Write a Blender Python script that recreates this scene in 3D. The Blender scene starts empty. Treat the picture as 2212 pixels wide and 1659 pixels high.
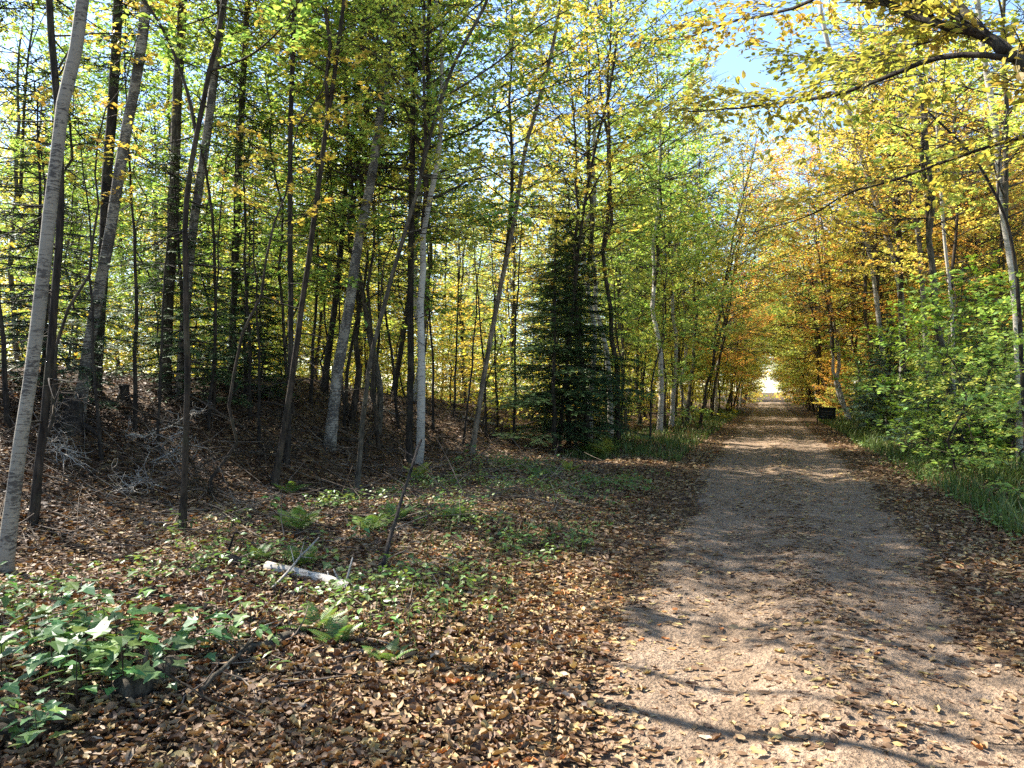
import bpy, math
import numpy as np
from mathutils import Vector

# ------------------------------------------------------------------ camera, sky, sun, exposure
sc = bpy.context.scene
COL = sc.collection
F = 745.0                      # focal length in pixels of a 1024 wide picture
YAW = math.radians(19.0)       # camera looks 19 degrees left of the track
PITCH = math.atan(7.0 / F)
EYE = 1.62
cam_data = bpy.data.cameras.new("camera")
cam_data.sensor_width = 36.0
cam_data.lens = 36.0 * F / 1024.0
cam_data.clip_start = 0.05
cam_data.clip_end = 2000.0
cam = bpy.data.objects.new("camera", cam_data)
COL.objects.link(cam)
cam.location = (0, 0, EYE)
cam.rotation_euler = (math.pi / 2 + PITCH, 0, YAW)
sc.camera = cam

SUN_EL = math.radians(46.0)
SUN_AZ = math.radians(-80.0)   # measured from +Y towards +X
S = Vector((math.sin(SUN_AZ) * math.cos(SUN_EL), math.cos(SUN_AZ) * math.cos(SUN_EL), math.sin(SUN_EL)))
sun_data = bpy.data.lights.new("sun", 'SUN')
sun_data.energy = 5.0
sun_data.angle = math.radians(0.53)
sun_data.color = (1.0, 0.94, 0.84)
sun = bpy.data.objects.new("sun", sun_data)
sun.rotation_euler = S.to_track_quat('Z', 'Y').to_euler()
COL.objects.link(sun)

world = bpy.data.worlds.new("World")
sc.world = world
world.use_nodes = True
wn = world.node_tree
sky = wn.nodes.new('ShaderNodeTexSky')
sky.sky_type = 'NISHITA'
sky.sun_disc = False
sky.sun_elevation = SUN_EL
sky.sun_rotation = SUN_AZ
sky.air_density = 1.0
sky.dust_density = 0.3
sky.ozone_density = 2.2
wn.nodes['Background'].inputs['Strength'].default_value = 0.097
wn.links.new(sky.outputs[0], wn.nodes['Background'].inputs['Color'])

vs = sc.view_settings
vs.view_transform = 'Standard'
vs.look = 'None'
vs.gamma = 1.0
vs.use_curve_mapping = False
vs.exposure = 2.15
cy = sc.cycles
cy.max_bounces = 7
cy.diffuse_bounces = 5
cy.glossy_bounces = 2
cy.transmission_bounces = 5
cy.transparent_max_bounces = 4
cy.sample_clamp_indirect = 6.0
cy.caustics_reflective = False
cy.caustics_refractive = False
cy.use_denoising = False
try:
    cy.denoiser = 'OPENIMAGEDENOISE'
    cy.denoising_input_passes = 'RGB_ALBEDO_NORMAL'
    cy.denoising_prefilter = 'ACCURATE'
except Exception:
    pass

# ------------------------------------------------------------------ the lie of the land
def sstep(t):
    t = np.clip(t, 0.0, 1.0)
    return t * t * (3 - 2 * t)

TRACK_C = 0.34

def track_edges(y):
    l = -0.98 - 0.30 * sstep((y - 4) / 14) + 0.10 * np.sin(y * 0.7) + 0.07 * np.sin(y * 1.9 + 1.0) + 0.05 * np.sin(y * 4.3)
    r = 1.36 + 0.34 * sstep((y - 3) / 12) + 0.08 * np.sin(y * 1.3 + 2.0) + 0.06 * np.sin(y * 3.1) + 0.04 * np.sin(y * 5.3 + 1)
    return l, r

def H(x, y):
    x = np.asarray(x, float); y = np.asarray(y, float)
    toe = -6.1 + 0.045 * np.clip(y - 6, -10, 30) + 0.35 * np.sin(y * 0.45)
    rise = sstep((toe - x) / 5.6)
    amp = 1.95 * (1 - 0.74 * sstep((y - 10) / 27)) * (0.55 + 0.45 * sstep((y + 1) / 6))
    z = amp * rise
    off = sstep((np.abs(x - TRACK_C) - 1.5) / 2.5)
    z = z + off * (0.05 * np.sin(x * 1.3 + 0.6 * y) + 0.05 * np.sin(y * 1.1 - x * 0.7 + 2) + 0.03 * np.sin(2.9 * x + 1.7 * y))
    z = z + 0.10 * sstep((-1.4 - x) / 2.2) * (1 - rise) + 0.35 * sstep((x - 2.6) / 3.5)
    z = z + 0.03 * np.exp(-((x - TRACK_C) / 0.35) ** 2) - 0.035 * np.exp(-((x - TRACK_C - 0.68) / 0.3) ** 2) - 0.035 * np.exp(-((x - TRACK_C + 0.68) / 0.3) ** 2)
    return z

cy_, sy_ = math.cos(YAW), math.sin(YAW)
cp_, sp_ = math.cos(PITCH), math.sin(PITCH)
K = 1024.0 / 2212.0

def ray(u, v):
    """direction (unit depth along the view axis) through a point of the 2212 x 1659 view of the photograph"""
    a = (u * K - 512.0) / F
    b = (384.0 - v * K) / F
    fx = cp_ - sp_ * b            # horizontal forward component
    fz = sp_ + cp_ * b
    return np.array([a * cy_ - fx * sy_, a * sy_ + fx * cy_, fz])

def pt(u, v, d):
    return np.array([0, 0, EYE]) + ray(u, v) * d

def ground(u, v):
    r = ray(u, v)
    t = np.arange(1.5, 140, 0.02)
    p = np.array([0, 0, EYE])[None] + r[None] * t[:, None]
    below = np.nonzero(p[:, 2] < H(p[:, 0], p[:, 1]))[0]
    i = below[0] if len(below) else len(t) - 1
    q = p[i].copy()
    q[2] = float(H(q[0], q[1]))
    return q, t[i]

def project(p):
    dx, dy, dz = p[0], p[1], p[2] - EYE
    right = dx * cy_ + dy * sy_
    fwd = -dx * sy_ + dy * cy_
    d = fwd * cp_ + dz * sp_
    up = -fwd * sp_ + dz * cp_
    if d < 0.1:
        return None
    return ((512 + F * right / d) / K, (384 - F * up / d) / K, d)

# ------------------------------------------------------------------ materials
def new_mat(name):
    m = bpy.data.materials.new(name)
    m.use_nodes = True
    nt = m.node_tree
    b = nt.nodes['Principled BSDF']
    return m, nt, b

def N(nt, t, **kw):
    n = nt.nodes.new(t)
    for k, v in kw.items():
        setattr(n, k, v)
    return n

def ramp(nt, stops, fac):
    r = N(nt, 'ShaderNodeValToRGB')
    el = r.color_ramp.elements
    while len(el) < len(stops):
        el.new(0.5)
    for e, (p, c) in zip(el, stops):
        e.position = p
        e.color = (*c, 1)
    nt.links.new(fac, r.inputs['Fac'])
    return r.outputs['Color']

def noise(nt, vec, scale, detail=4, rough=0.55, sc3=None):
    n = N(nt, 'ShaderNodeTexNoise')
    n.inputs['Scale'].default_value = scale
    n.inputs['Detail'].default_value = detail
    n.inputs['Roughness'].default_value = rough
    if sc3 is not None:
        mp = N(nt, 'ShaderNodeMapping')
        mp.inputs['Scale'].default_value = sc3
        nt.links.new(vec, mp.inputs['Vector'])
        vec = mp.outputs['Vector']
    nt.links.new(vec, n.inputs['Vector'])
    return n.outputs['Fac']

def mixc(nt, fac, a, b, mode='MIX'):
    m = N(nt, 'ShaderNodeMix', data_type='RGBA', blend_type=mode)
    for sock, val in ((m.inputs[0], fac), (m.inputs[6], a), (m.inputs[7], b)):
        if isinstance(val, (int, float)):
            sock.default_value = val
        elif isinstance(val, tuple):
            sock.default_value = (*val, 1)
        else:
            nt.links.new(val, sock)
    return m.outputs[2]

def bump(nt, b, h, strength, dist=0.01):
    n = N(nt, 'ShaderNodeBump')
    n.inputs['Strength'].default_value = strength
    n.inputs['Distance'].default_value = dist
    nt.links.new(h, n.inputs['Height'])
    nt.links.new(n.outputs[0], b.inputs['Normal'])

def leaf_mat(name, trans=0.45, rough=0.45, spec=0.35, stops=None, hue=0.035, val=(0.6, 1.25), tint=(1.15, 1.1, 0.7)):
    """thin leaf: object colour (or a ramp) varied leaf by leaf, light shining through"""
    m, nt, b = new_mat(name)
    at = N(nt, 'ShaderNodeAttribute', attribute_name='var')
    if stops is None:
        oi = N(nt, 'ShaderNodeObjectInfo')
        hs = N(nt, 'ShaderNodeHueSaturation')
        mr = N(nt, 'ShaderNodeMapRange')
        mr.inputs['To Min'].default_value = 0.5 - hue
        mr.inputs['To Max'].default_value = 0.5 + hue * 0.8
        nt.links.new(at.outputs['Fac'], mr.inputs['Value'])
        wn_ = N(nt, 'ShaderNodeTexWhiteNoise', noise_dimensions='1D')
        nt.links.new(at.outputs['Fac'], wn_.inputs['W'])
        mv = N(nt, 'ShaderNodeMapRange')
        mv.inputs['To Min'].default_value = val[0]
        mv.inputs['To Max'].default_value = val[1]
        nt.links.new(wn_.outputs['Value'], mv.inputs['Value'])
        nt.links.new(mr.outputs[0], hs.inputs['Hue'])
        nt.links.new(mv.outputs[0], hs.inputs['Value'])
        nt.links.new(oi.outputs['Color'], hs.inputs['Color'])
        col = hs.outputs['Color']
    else:
        col = ramp(nt, stops, at.outputs['Fac'])
        tc = N(nt, 'ShaderNodeTexCoord')
        ns = noise(nt, tc.outputs['Object'], 60, 3)
        col = mixc(nt, 0.5, col, ramp(nt, [(0.3, (0.55, 0.5, 0.45)), (0.7, (1.2, 1.2, 1.2))], ns), 'MULTIPLY')
    nt.links.new(col, b.inputs['Base Color'])
    b.inputs['Roughness'].default_value = rough
    b.inputs['Specular IOR Level'].default_value = spec
    tr = N(nt, 'ShaderNodeBsdfTranslucent')
    nt.links.new(mixc(nt, 1.0, col, tint, 'MULTIPLY'), tr.inputs['Color'])
    mx = N(nt, 'ShaderNodeMixShader')
    mx.inputs[0].default_value = trans
    nt.links.new(b.outputs[0], mx.inputs[1])
    nt.links.new(tr.outputs[0], mx.inputs[2])
    nt.links.new(mx.outputs[0], nt.nodes['Material Output'].inputs['Surface'])
    return m

def bark_mat(name, dark, light, sc3=(9, 9, 1.6), bstr=0.9, moss=0.25):
    m, nt, b = new_mat(name)
    tc = N(nt, 'ShaderNodeTexCoord')
    v = tc.outputs['Object']
    n1 = noise(nt, v, 3.0, 8, 0.72, sc3)
    n2 = noise(nt, v, 2.3, 5, 0.6)
    col = ramp(nt, [(0.40, dark), (0.62, light)], n1)
    n3 = noise(nt, v, 5.5, 4, 0.6, (1, 1, 0.8))
    col = mixc(nt, 0.75, col, ramp(nt, [(0.38, (0.5, 0.48, 0.45)), (0.64, (1.45, 1.4, 1.3))], n3), 'MULTIPLY')
    gm = ramp(nt, [(0.5, (0, 0, 0)), (0.7, (moss,) * 3)], n2)
    col = mixc(nt, gm, col, (0.10, 0.11, 0.045))
    nt.links.new(col, b.inputs['Base Color'])
    b.inputs['Roughness'].default_value = 0.9
    b.inputs['Specular IOR Level'].default_value = 0.2
    bump(nt, b, n1, bstr, 0.03)
    return m

def birch_mat(name, base=(0.44, 0.40, 0.34), patch=0.60):
    m, nt, b = new_mat(name)
    tc = N(nt, 'ShaderNodeTexCoord')
    v = tc.outputs['Object']
    tint = noise(nt, v, 2.0, 4)
    col = ramp(nt, [(0.3, tuple(c * 0.62 for c in base)), (0.7, base)], tint)
    len_ = noise(nt, v, 1.0, 3, 0.6, (7, 7, 75))
    col = mixc(nt, ramp(nt, [(0.57, (0, 0, 0)), (0.62, (0.85,) * 3)], len_), col, (0.10, 0.085, 0.07))
    pat = noise(nt, v, 1.0, 5, 0.58, (5.2, 5.2, 3.4))
    fine = noise(nt, v, 1.0, 4, 0.7, (16, 16, 55))
    mm = N(nt, 'ShaderNodeMath', operation='MULTIPLY_ADD')
    nt.links.new(fine, mm.inputs[0]); mm.inputs[1].default_value = 0.55
    ad = N(nt, 'ShaderNodeMath', operation='MULTIPLY')
    nt.links.new(pat, ad.inputs[0]); ad.inputs[1].default_value = 0.45
    nt.links.new(ad.outputs[0], mm.inputs[2])
    pat = mm.outputs[0]
    col = mixc(nt, ramp(nt, [(patch - 0.01, (0, 0, 0)), (patch + 0.03, (0.92,) * 3)], pat), col, (0.05, 0.043, 0.037))
    nt.links.new(col, b.inputs['Base Color'])
    b.inputs['Roughness'].default_value = 0.75
    b.inputs['Specular IOR Level'].default_value = 0.25
    bump(nt, b, pat, 0.5, 0.01)
    return m

M = {}
M['leaf'] = leaf_mat('leaf', 0.5, 0.45, 0.3)
M['needle'] = leaf_mat('needle', 0.15, 0.55, 0.25, hue=0.03, val=(0.6, 1.3), tint=(1, 1, 0.8))
M['green'] = leaf_mat('green_leaf', 0.35, 0.42, 0.45, hue=0.05, val=(0.7, 1.25))
M['blade'] = leaf_mat('grass_blade', 0.35, 0.5, 0.3, stops=[(0.0, (0.05, 0.09, 0.02)), (0.5, (0.10, 0.15, 0.035)), (0.85, (0.16, 0.19, 0.06)), (1.0, (0.34, 0.28, 0.13))])
M['litter'] = leaf_mat('litter', 0.12, 0.6, 0.3, stops=[(0.0, (0.04, 0.021, 0.012)), (0.25, (0.095, 0.05, 0.027)), (0.5, (0.185, 0.112, 0.06)), (0.72, (0.30, 0.205, 0.105)), (0.88, (0.39, 0.30, 0.115)), (0.96, (0.36, 0.28, 0.20)), (1.0, (0.40, 0.16, 0.05))], tint=(1.2, 0.9, 0.5))
M['birch'] = birch_mat('birch_bark')
M['birch_pale'] = birch_mat('grey_birch_bark', (0.27, 0.24, 0.19), 0.53)
M['birch_dark'] = birch_mat('patchy_birch_bark', (0.30, 0.265, 0.21), 0.482)
M['grey_bark'] = bark_mat('grey_bark', (0.034, 0.029, 0.022), (0.12, 0.102, 0.076))
M['brown_bark'] = bark_mat('brown_bark', (0.02, 0.015, 0.011), (0.07, 0.053, 0.038))
M['dark_bark'] = bark_mat('dark_bark', (0.014, 0.011, 0.009), (0.05, 0.04, 0.031))
M['tan_bark'] = bark_mat('tan_bark', (0.085, 0.066, 0.048), (0.21, 0.17, 0.125), moss=0.1)
M['dead'] = bark_mat('dead_wood', (0.19, 0.175, 0.155), (0.46, 0.43, 0.39), (12, 12, 3), 0.6, 0.05)
M['twig'] = bark_mat('fine_twig', (0.05, 0.036, 0.026), (0.24, 0.195, 0.155), (0.7, 0.7, 0.7), 0.2, 0.0)
M['rot'] = bark_mat('rotten_wood', (0.012, 0.010, 0.009), (0.06, 0.048, 0.04), (8, 8, 2), 1.0, 0.2)
M['sign'] = bark_mat('sign_board', (0.012, 0.012, 0.011), (0.03, 0.03, 0.027), (2, 2, 12), 0.3, 0.0)
M['print'] = bark_mat('worn_lettering', (0.07, 0.07, 0.065), (0.14, 0.14, 0.13), (20, 20, 20), 0.1, 0.0)

def ground_mat():
    m, nt, b = new_mat('forest_floor')
    tc = N(nt, 'ShaderNodeTexCoord')
    v = tc.outputs['Object']
    vo = N(nt, 'ShaderNodeTexVoronoi', feature='F1')
    vo.inputs['Scale'].default_value = 17.0
    nt.links.new(v, vo.inputs['Vector'])
    sep = N(nt, 'ShaderNodeSeparateColor')
    nt.links.new(vo.outputs['Color'], sep.inputs[0])
    col = ramp(nt, [(0.0, (0.028, 0.016, 0.01)), (0.35, (0.066, 0.037, 0.02)), (0.65, (0.115, 0.07, 0.036)), (0.9, (0.20, 0.135, 0.066))], sep.outputs[0])
    big = noise(nt, v, 0.8, 4)
    col = mixc(nt, 1.0, col, ramp(nt, [(0.3, (0.6, 0.55, 0.5)), (0.7, (1.15, 1.1, 1.05))], big), 'MULTIPLY')
    ed = ramp(nt, [(0.25, (1, 1, 1)), (0.6, (0.45, 0.42, 0.4))], vo.outputs['Distance'])
    col = mixc(nt, 0.7, col, ed, 'MULTIPLY')
    nt.links.new(col, b.inputs['Base Color'])
    b.inputs['Roughness'].default_value = 0.85
    b.inputs['Specular IOR Level'].default_value = 0.2
    bump(nt, b, sep.outputs[1], 1.0, 0.03)
    return m

def dirt_mat():
    m, nt, b = new_mat('packed_dirt')
    tc = N(nt, 'ShaderNodeTexCoord')
    v = tc.outputs['Object']
    n1 = noise(nt, v, 2.2, 6, 0.65)
    n2 = noise(nt, v, 38.0, 4, 0.6)
    n3 = noise(nt, v, 9.0, 4, 0.6)
    col = ramp(nt, [(0.25, (0.145, 0.102, 0.066)), (0.55, (0.265, 0.194, 0.134)), (0.8, (0.40, 0.312, 0.23))], n1)
    col = mixc(nt, 0.7, col, ramp(nt, [(0.36, (0.4, 0.37, 0.35)), (0.58, (1.16, 1.14, 1.12))], n2), 'MULTIPLY')
    col = mixc(nt, 0.6, col, ramp(nt, [(0.35, (0.72, 0.66, 0.6)), (0.65, (1.1, 1.08, 1.06))], n3), 'MULTIPLY')
    nt.links.new(col, b.inputs['Base Color'])
    b.inputs['Roughness'].default_value = 0.9
    b.inputs['Specular IOR Level'].default_value = 0.2
    h = N(nt, 'ShaderNodeMath', operation='ADD')
    nt.links.new(n2, h.inputs[0]); nt.links.new(n3, h.inputs[1])
    bump(nt, b, h.outputs[0], 1.0, 0.045)
    return m
M['floor'] = ground_mat()
M['dirt'] = dirt_mat()

# ------------------------------------------------------------------ mesh collector
class MB:
    def __init__(s):
        s.v = []; s.f = []; s.n = 0; s.var = []
    def add(s, verts, faces, var=None):
        verts = np.asarray(verts, float)
        faces = np.asarray(faces, int)
        s.v.append(verts)
        s.f.append(faces + s.n)
        s.n += len(verts)
        s.var.append(np.full(len(faces), 0.5) if var is None else np.asarray(var, float))
    def mesh(s, name, mat, smooth=True):
        me = bpy.data.meshes.new(name)
        v = np.concatenate(s.v)
        tot = np.concatenate([np.full(len(f), f.shape[1]) for f in s.f])
        idx = np.concatenate([f.ravel() for f in s.f])
        start = np.concatenate([[0], np.cumsum(tot)[:-1]])
        me.vertices.add(len(v)); me.vertices.foreach_set('co', v.ravel().astype(np.float32))
        me.loops.add(len(idx)); me.loops.foreach_set('vertex_index', idx.astype(np.int32))
        me.polygons.add(len(tot))
        me.polygons.foreach_set('loop_start', start.astype(np.int32))
        me.polygons.foreach_set('loop_total', tot.astype(np.int32))
        me.polygons.foreach_set('use_smooth', np.full(len(tot), smooth))
        a = me.attributes.new('var', 'FLOAT', 'FACE')
        a.data.foreach_set('value', np.concatenate(s.var).astype(np.float32))
        me.materials.append(mat)
        me.update(calc_edges=True)
        return me

def link(name, mesh, parent=None, color=None):
    o = bpy.data.objects.new(name, mesh)
    COL.objects.link(o)
    if parent is not None:
        o.parent = parent
    if color is not None:
        o.color = (*color, 1)
    return o

def tag(o, label=None, cat=None, group=None, kind=None):
    for k, v in (('label', label), ('category', cat), ('group', group), ('kind', kind)):
        if v:
            o[k] = v
    return o

def thing(name, label, cat, loc, rz=0.0, s=1.0, group=None):
    e = bpy.data.objects.new(name, None)
    COL.objects.link(e)
    e.empty_display_size = 0.2
    e.location = tuple(float(c) for c in loc)
    e.rotation_euler = (0, 0, rz)
    e.scale = (s, s, s)
    return tag(e, label, cat, group)

def unit(a):
    a = np.asarray(a, float)
    return a / np.maximum(np.linalg.norm(a, axis=-1, keepdims=True), 1e-9)

def tube(mb, path, rad, sides=6, rough=0.0, rng=None, cap=True):
    path = np.asarray(path, float); rad = np.asarray(rad, float)
    n = len(path)
    tan = unit(np.gradient(path, axis=0))
    ref = np.array([0.0, 0.0, 1.0]) if abs(tan[0][2]) < 0.8 else np.array([0.0, 1.0, 0.0])
    a = unit(np.cross(tan, ref)); b = np.cross(tan, a)
    th = np.linspace(0, 2 * math.pi, sides, endpoint=False)
    r = np.repeat(rad[:, None], sides, 1)
    if rough and rng is not None:
        lump = rng.normal(0, 1, sides)[None] * 0.6 + rng.normal(0, 1, (n, sides)) * 0.5
        r = r * (1 + rough * lump)
    V = path[:, None] + r[..., None] * (np.cos(th)[None, :, None] * a[:, None] + np.sin(th)[None, :, None] * b[:, None])
    i = np.arange(n - 1)[:, None] * sides
    j = np.arange(sides)[None]
    q = np.stack([i + j, i + (j + 1) % sides, i + sides + (j + 1) % sides, i + sides + j], -1).reshape(-1, 4)
    mb.add(V.reshape(-1, 3), q)
    if cap:
        base = mb.n - n * sides
        mb.v.append(np.array([path[0], path[-1]])); mb.n += 2
        jj = np.arange(sides)
        t0 = np.stack([np.full(sides, mb.n - 2), (jj + 1) % sides + base, jj + base], -1)
        t1 = np.stack([np.full(sides, mb.n - 1), jj + base + (n - 1) * sides, (jj + 1) % sides + base + (n - 1) * sides], -1)
        for t in (t0, t1):
            mb.f.append(t); mb.var.append(np.full(sides, 0.5))

def resample(pts, n):
    """smooth curve through points (Catmull-Rom), n samples evenly by length"""
    p = np.asarray(pts, float)
    if len(p) > 2:
        ext = np.vstack([2 * p[0] - p[1], p, 2 * p[-1] - p[-2]])
        out = []
        for i in range(1, len(ext) - 2):
            t = np.linspace(0, 1, 12, endpoint=False)[:, None]
            a, b, c, d = ext[i - 1], ext[i], ext[i + 1], ext[i + 2]
            out.append(0.5 * (2 * b + (c - a) * t + (2 * a - 5 * b + 4 * c - d) * t ** 2 + (3 * b - a - 3 * c + d) * t ** 3))
        p = np.vstack(out + [p[-1:]])
    s = np.concatenate([[0], np.cumsum(np.linalg.norm(np.diff(p, axis=0), axis=1))])
    q = np.linspace(0, s[-1], n)
    return np.stack([np.interp(q, s, p[:, k]) for k in range(3)], 1)

# leaf outlines: x along the midrib, y across, z = curl
LEAF2 = (np.array([[0, 0, 0], [0.45, 0.31, 0.05], [1, 0, -0.06], [0.45, -0.31, 0.05]]), np.array([[0, 3, 2], [0, 2, 1]]))
LEAF4 = (np.array([[0, 0, 0], [0.28, 0.27, 0.05], [0.66, 0.25, 0.04], [1.05, 0, -0.1], [0.66, -0.25, 0.04], [0.28, -0.27, 0.05], [0.5, 0, -0.01]]),
         np.array([[0, 6, 1], [1, 6, 2], [2, 6, 3], [3, 6, 4], [4, 6, 5], [5, 6, 0]]))
NEEDLE = (np.array([[0, 0.08, 0], [1, 0.05, -0.03], [1, -0.05, -0.03], [0, -0.08, 0]]), np.array([[0, 3, 2], [0, 2, 1]]))

class Leaves:
    def __init__(s):
        s.p = []; s.d = []; s.n = []; s.s = []; s.w = []
    def add(s, p, d, n, size, var):
        s.p.append(p); s.d.append(d); s.n.append(n); s.s.append(size); s.w.append(var)
    def into(s, mb, tmpl, curl=None, wide=None):
        p = np.concatenate(s.p); d = unit(np.concatenate(s.d)); n = np.concatenate(s.n)
        sz = np.concatenate(s.s); w = np.concatenate(s.w)
        y = unit(np.cross(n, d)); n = np.cross(d, y)
        T, Fc = tmpl
        k = len(T)
        c = np.ones(len(p)) if curl is None else curl
        w_ = np.ones(len(p)) if wide is None else wide
        V = p[:, None] + sz[:, None, None] * (T[None, :, 0:1] * d[:, None] + (T[None, :, 1:2] * w_[:, None, None]) * y[:, None] + (T[None, :, 2:3] * c[:, None, None]) * n[:, None])
        Q = (Fc[None] + (np.arange(len(p)) * k)[:, None, None]).reshape(-1, Fc.shape[1])
        mb.add(V.reshape(-1, 3), Q, np.repeat(w, len(Fc)))

def rand_unit(rng, n):
    return unit(rng.normal(0, 1, (n, 3)))

# ------------------------------------------------------------------ foliage along a branch
def foliate(rng, path, rad0, wood, lv, n_tw, tw_len, n_leaf, size, start=0.15, flat=0.35, sub=2, droop=0.12, taper=0.55):
    path = np.asarray(path)
    n = len(path)
    side = 1
    for k in range(n_tw):
        t = start + (1 - start) * (k + rng.random() * 0.8) / n_tw
        t = min(t, 0.995)
        f = t * (n - 1); i = min(int(f), n - 2)
        p0 = path[i] + (path[i + 1] - path[i]) * (f - i)
        fw = unit(path[i + 1] - path[i])
        hor = unit(np.cross(fw, [0, 0, 1]) + 1e-6)
        side = -side
        d = unit(fw * rng.uniform(0.35, 0.9) + hor * side * rng.uniform(0.6, 1.1) + np.array([0, 0, rng.normal(0.05, 0.18)]))
        L = tw_len * (1 - taper * t) * rng.uniform(0.6, 1.2)
        ends = [(p0, d, L)]
        for _ in range(sub):
            q = p0 + d * L * rng.uniform(0.25, 0.75)
            d2 = unit(d + hor * rng.choice([-1, 1]) * rng.uniform(0.3, 0.9) + fw * rng.uniform(-0.5, 0.5) + np.array([0, 0, rng.normal(0, 0.15)]))
            ends.append((q, d2, L * rng.uniform(0.4, 0.7)))
        for e, (q, dd, l) in enumerate(ends):
            s_ = np.linspace(0, 1, 4)[:, None]
            tp = q + dd * l * s_ + np.array([0, 0, -droop * l]) * s_ ** 2
            if wood is not None:
                tube(wood, tp, np.linspace(1, 0.35, 4) * rad0 * (0.5 if e == 0 else 0.33), 3, cap=False)
            m = max(2, int(n_leaf * rng.uniform(0.7, 1.3) * (1 if e == 0 else 0.7)))
            ts = rng.uniform(0.2, 1.0, m)
            ts[0] = 1.0
            lp = q + dd * (l * ts)[:, None] + np.array([0, 0, -droop * l]) * (ts ** 2)[:, None]
            lat = unit(np.cross(dd, [0, 0, 1]) + 1e-6)
            sg = rng.choice([-1, 1], m)[:, None]
            ld = unit(dd[None] * rng.uniform(0.3, 1.0, (m, 1)) + lat[None] * sg * rng.uniform(0.2, 1.0, (m, 1)) + rng.normal(0, 0.18, (m, 3)) + np.array([0, 0, -0.18]))
            ln = unit(np.array([0, 0, 1.0]) + rng.normal(0, flat, (m, 3)))
            lp = lp + rng.normal(0, 0.018, (m, 3))
            lv.add(lp, ld, ln, size * rng.uniform(0.65, 1.2, m), rng.random(m))

def limb_path(rng, p0, az, el, L, n=8, up=0.15, wig=0.06):
    d = np.array([math.cos(az) * math.cos(el), math.sin(az) * math.cos(el), math.sin(el)])
    p = [np.asarray(p0, float)]
    for i in range(n - 1):
        d = unit(d + rng.normal(0, wig, 3) + np.array([0, 0, up / n]))
        p.append(p[-1] + d * L / (n - 1))
    return np.array(p)

def crown_meshes(seed, h, radius, n_prim, tw, n_leaf, size, el0=0.75, el1=0.25, leader=True, tmpl=LEAF2, sub=2, flat=0.45, low=0.0, bark='grey_bark', r0=0.035, trunk_path=None, trunk_r=None, twlen=0.42):
    """branches and leaves round a leader rising from (0,0,0); low branches longest in the middle"""
    rng = np.random.default_rng(seed)
    wood = MB(); lv = Leaves()
    if trunk_path is None:
        trunk_path = np.stack([np.cumsum(rng.normal(0, 0.06, 12)) * h / 10, np.cumsum(rng.normal(0, 0.06, 12)) * h / 10, np.linspace(0, h, 12)], 1)
        trunk_path[:, :2] -= trunk_path[0, :2]
        if leader:
            tube(wood, trunk_path, np.linspace(1.6, 0.2, 12) * r0, 6, cap=False)
    az = rng.uniform(0, 6.28)
    for k in range(n_prim):
        t = low + (1 - low) * (k + rng.random()) / n_prim
        t = min(t, 0.985)
        f = t * (len(trunk_path) - 1); i = min(int(f), len(trunk_path) - 2)
        p0 = trunk_path[i] + (trunk_path[i + 1] - trunk_path[i]) * (f - i)
        az += 2.4 + rng.normal(0, 0.4)
        tt = (t - low) / (1 - low)
        prof = math.sin(math.pi * (0.18 + 0.74 * tt)) ** 0.7
        L = radius * prof * rng.uniform(0.65, 1.15)
        el = el1 + (el0 - el1) * tt + rng.normal(0, 0.12)
        lp = limb_path(rng, p0, az, el, L, 8, 0.1, 0.08)
        r = r0 * (0.75 - 0.4 * tt) * (0.5 + 0.5 * L / radius)
        tube(wood, lp, np.linspace(1, 0.25, 8) * r, 4, cap=False)
        foliate(rng, lp, r, wood, lv, max(3, int(tw * L / radius)), L * twlen, n_leaf, size, 0.18, flat, sub)
    lm = MB(); lv.into(lm, tmpl)
    return wood.mesh('branchwork', M[bark]), lm.mesh('crown', M['leaf'], False)

def straight_trunk(seed, h, r, sides=9, bend=0.05, bark='grey_bark', tip=0.25):
    rng = np.random.default_rng(seed)
    n = 16
    p = np.stack([np.cumsum(rng.normal(0, bend, n)), np.cumsum(rng.normal(0, bend, n)), np.linspace(-0.25, h, n)], 1)
    p[:, :2] -= p[0, :2]
    t = np.linspace(0, 1, n)
    rad = r * (1 - (1 - tip) * t)
    rad[0] *= 1.5; rad[1] *= 1.06
    mb = MB(); tube(mb, p, rad, sides, 0.05, rng)
    return mb.mesh('trunk', M[bark]), p, rad

# ------------------------------------------------------------------ ground, track
def graded(lo, hi, fine_lo, fine_hi, fine, coarse):
    a = list(np.arange(fine_lo, fine_hi, fine))
    st = fine; x = fine_hi
    while x < hi:
        a.append(x); st = min(coarse, st * 1.12); x += st
    st = fine; x = fine_lo
    pre = []
    while x > lo:
        st = min(coarse, st * 1.12); x -= st; pre.append(x)
    return np.array(pre[::-1] + a + [hi + coarse])

gx = graded(-400, 400, -16, 8, 0.16, 25)
gy = graded(-60, 700, -2, 36, 0.2, 25)
X, Y = np.meshgrid(gx, gy, indexing='ij')
rg = np.random.default_rng(5)
Z = H(X, Y)
el_, er_ = track_edges(Y)
inside = sstep((X - el_ - 0.02) / 0.12) * sstep((er_ - 0.02 - X) / 0.12)
Z = Z - 0.03 * inside * (Y < 118)
mb = MB()
nx, ny = len(gx), len(gy)
ii = np.arange(nx - 1)[:, None] * ny + np.arange(ny - 1)[None]
mb.add(np.stack([X, Y, Z], -1).reshape(-1, 3), np.stack([ii, ii + ny, ii + ny + 1, ii + 1], -1).reshape(-1, 4))
tag(link('ground', mb.mesh('ground', M['floor'])), 'forest floor of brown leaf litter rising to a mound', kind='structure')

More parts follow.
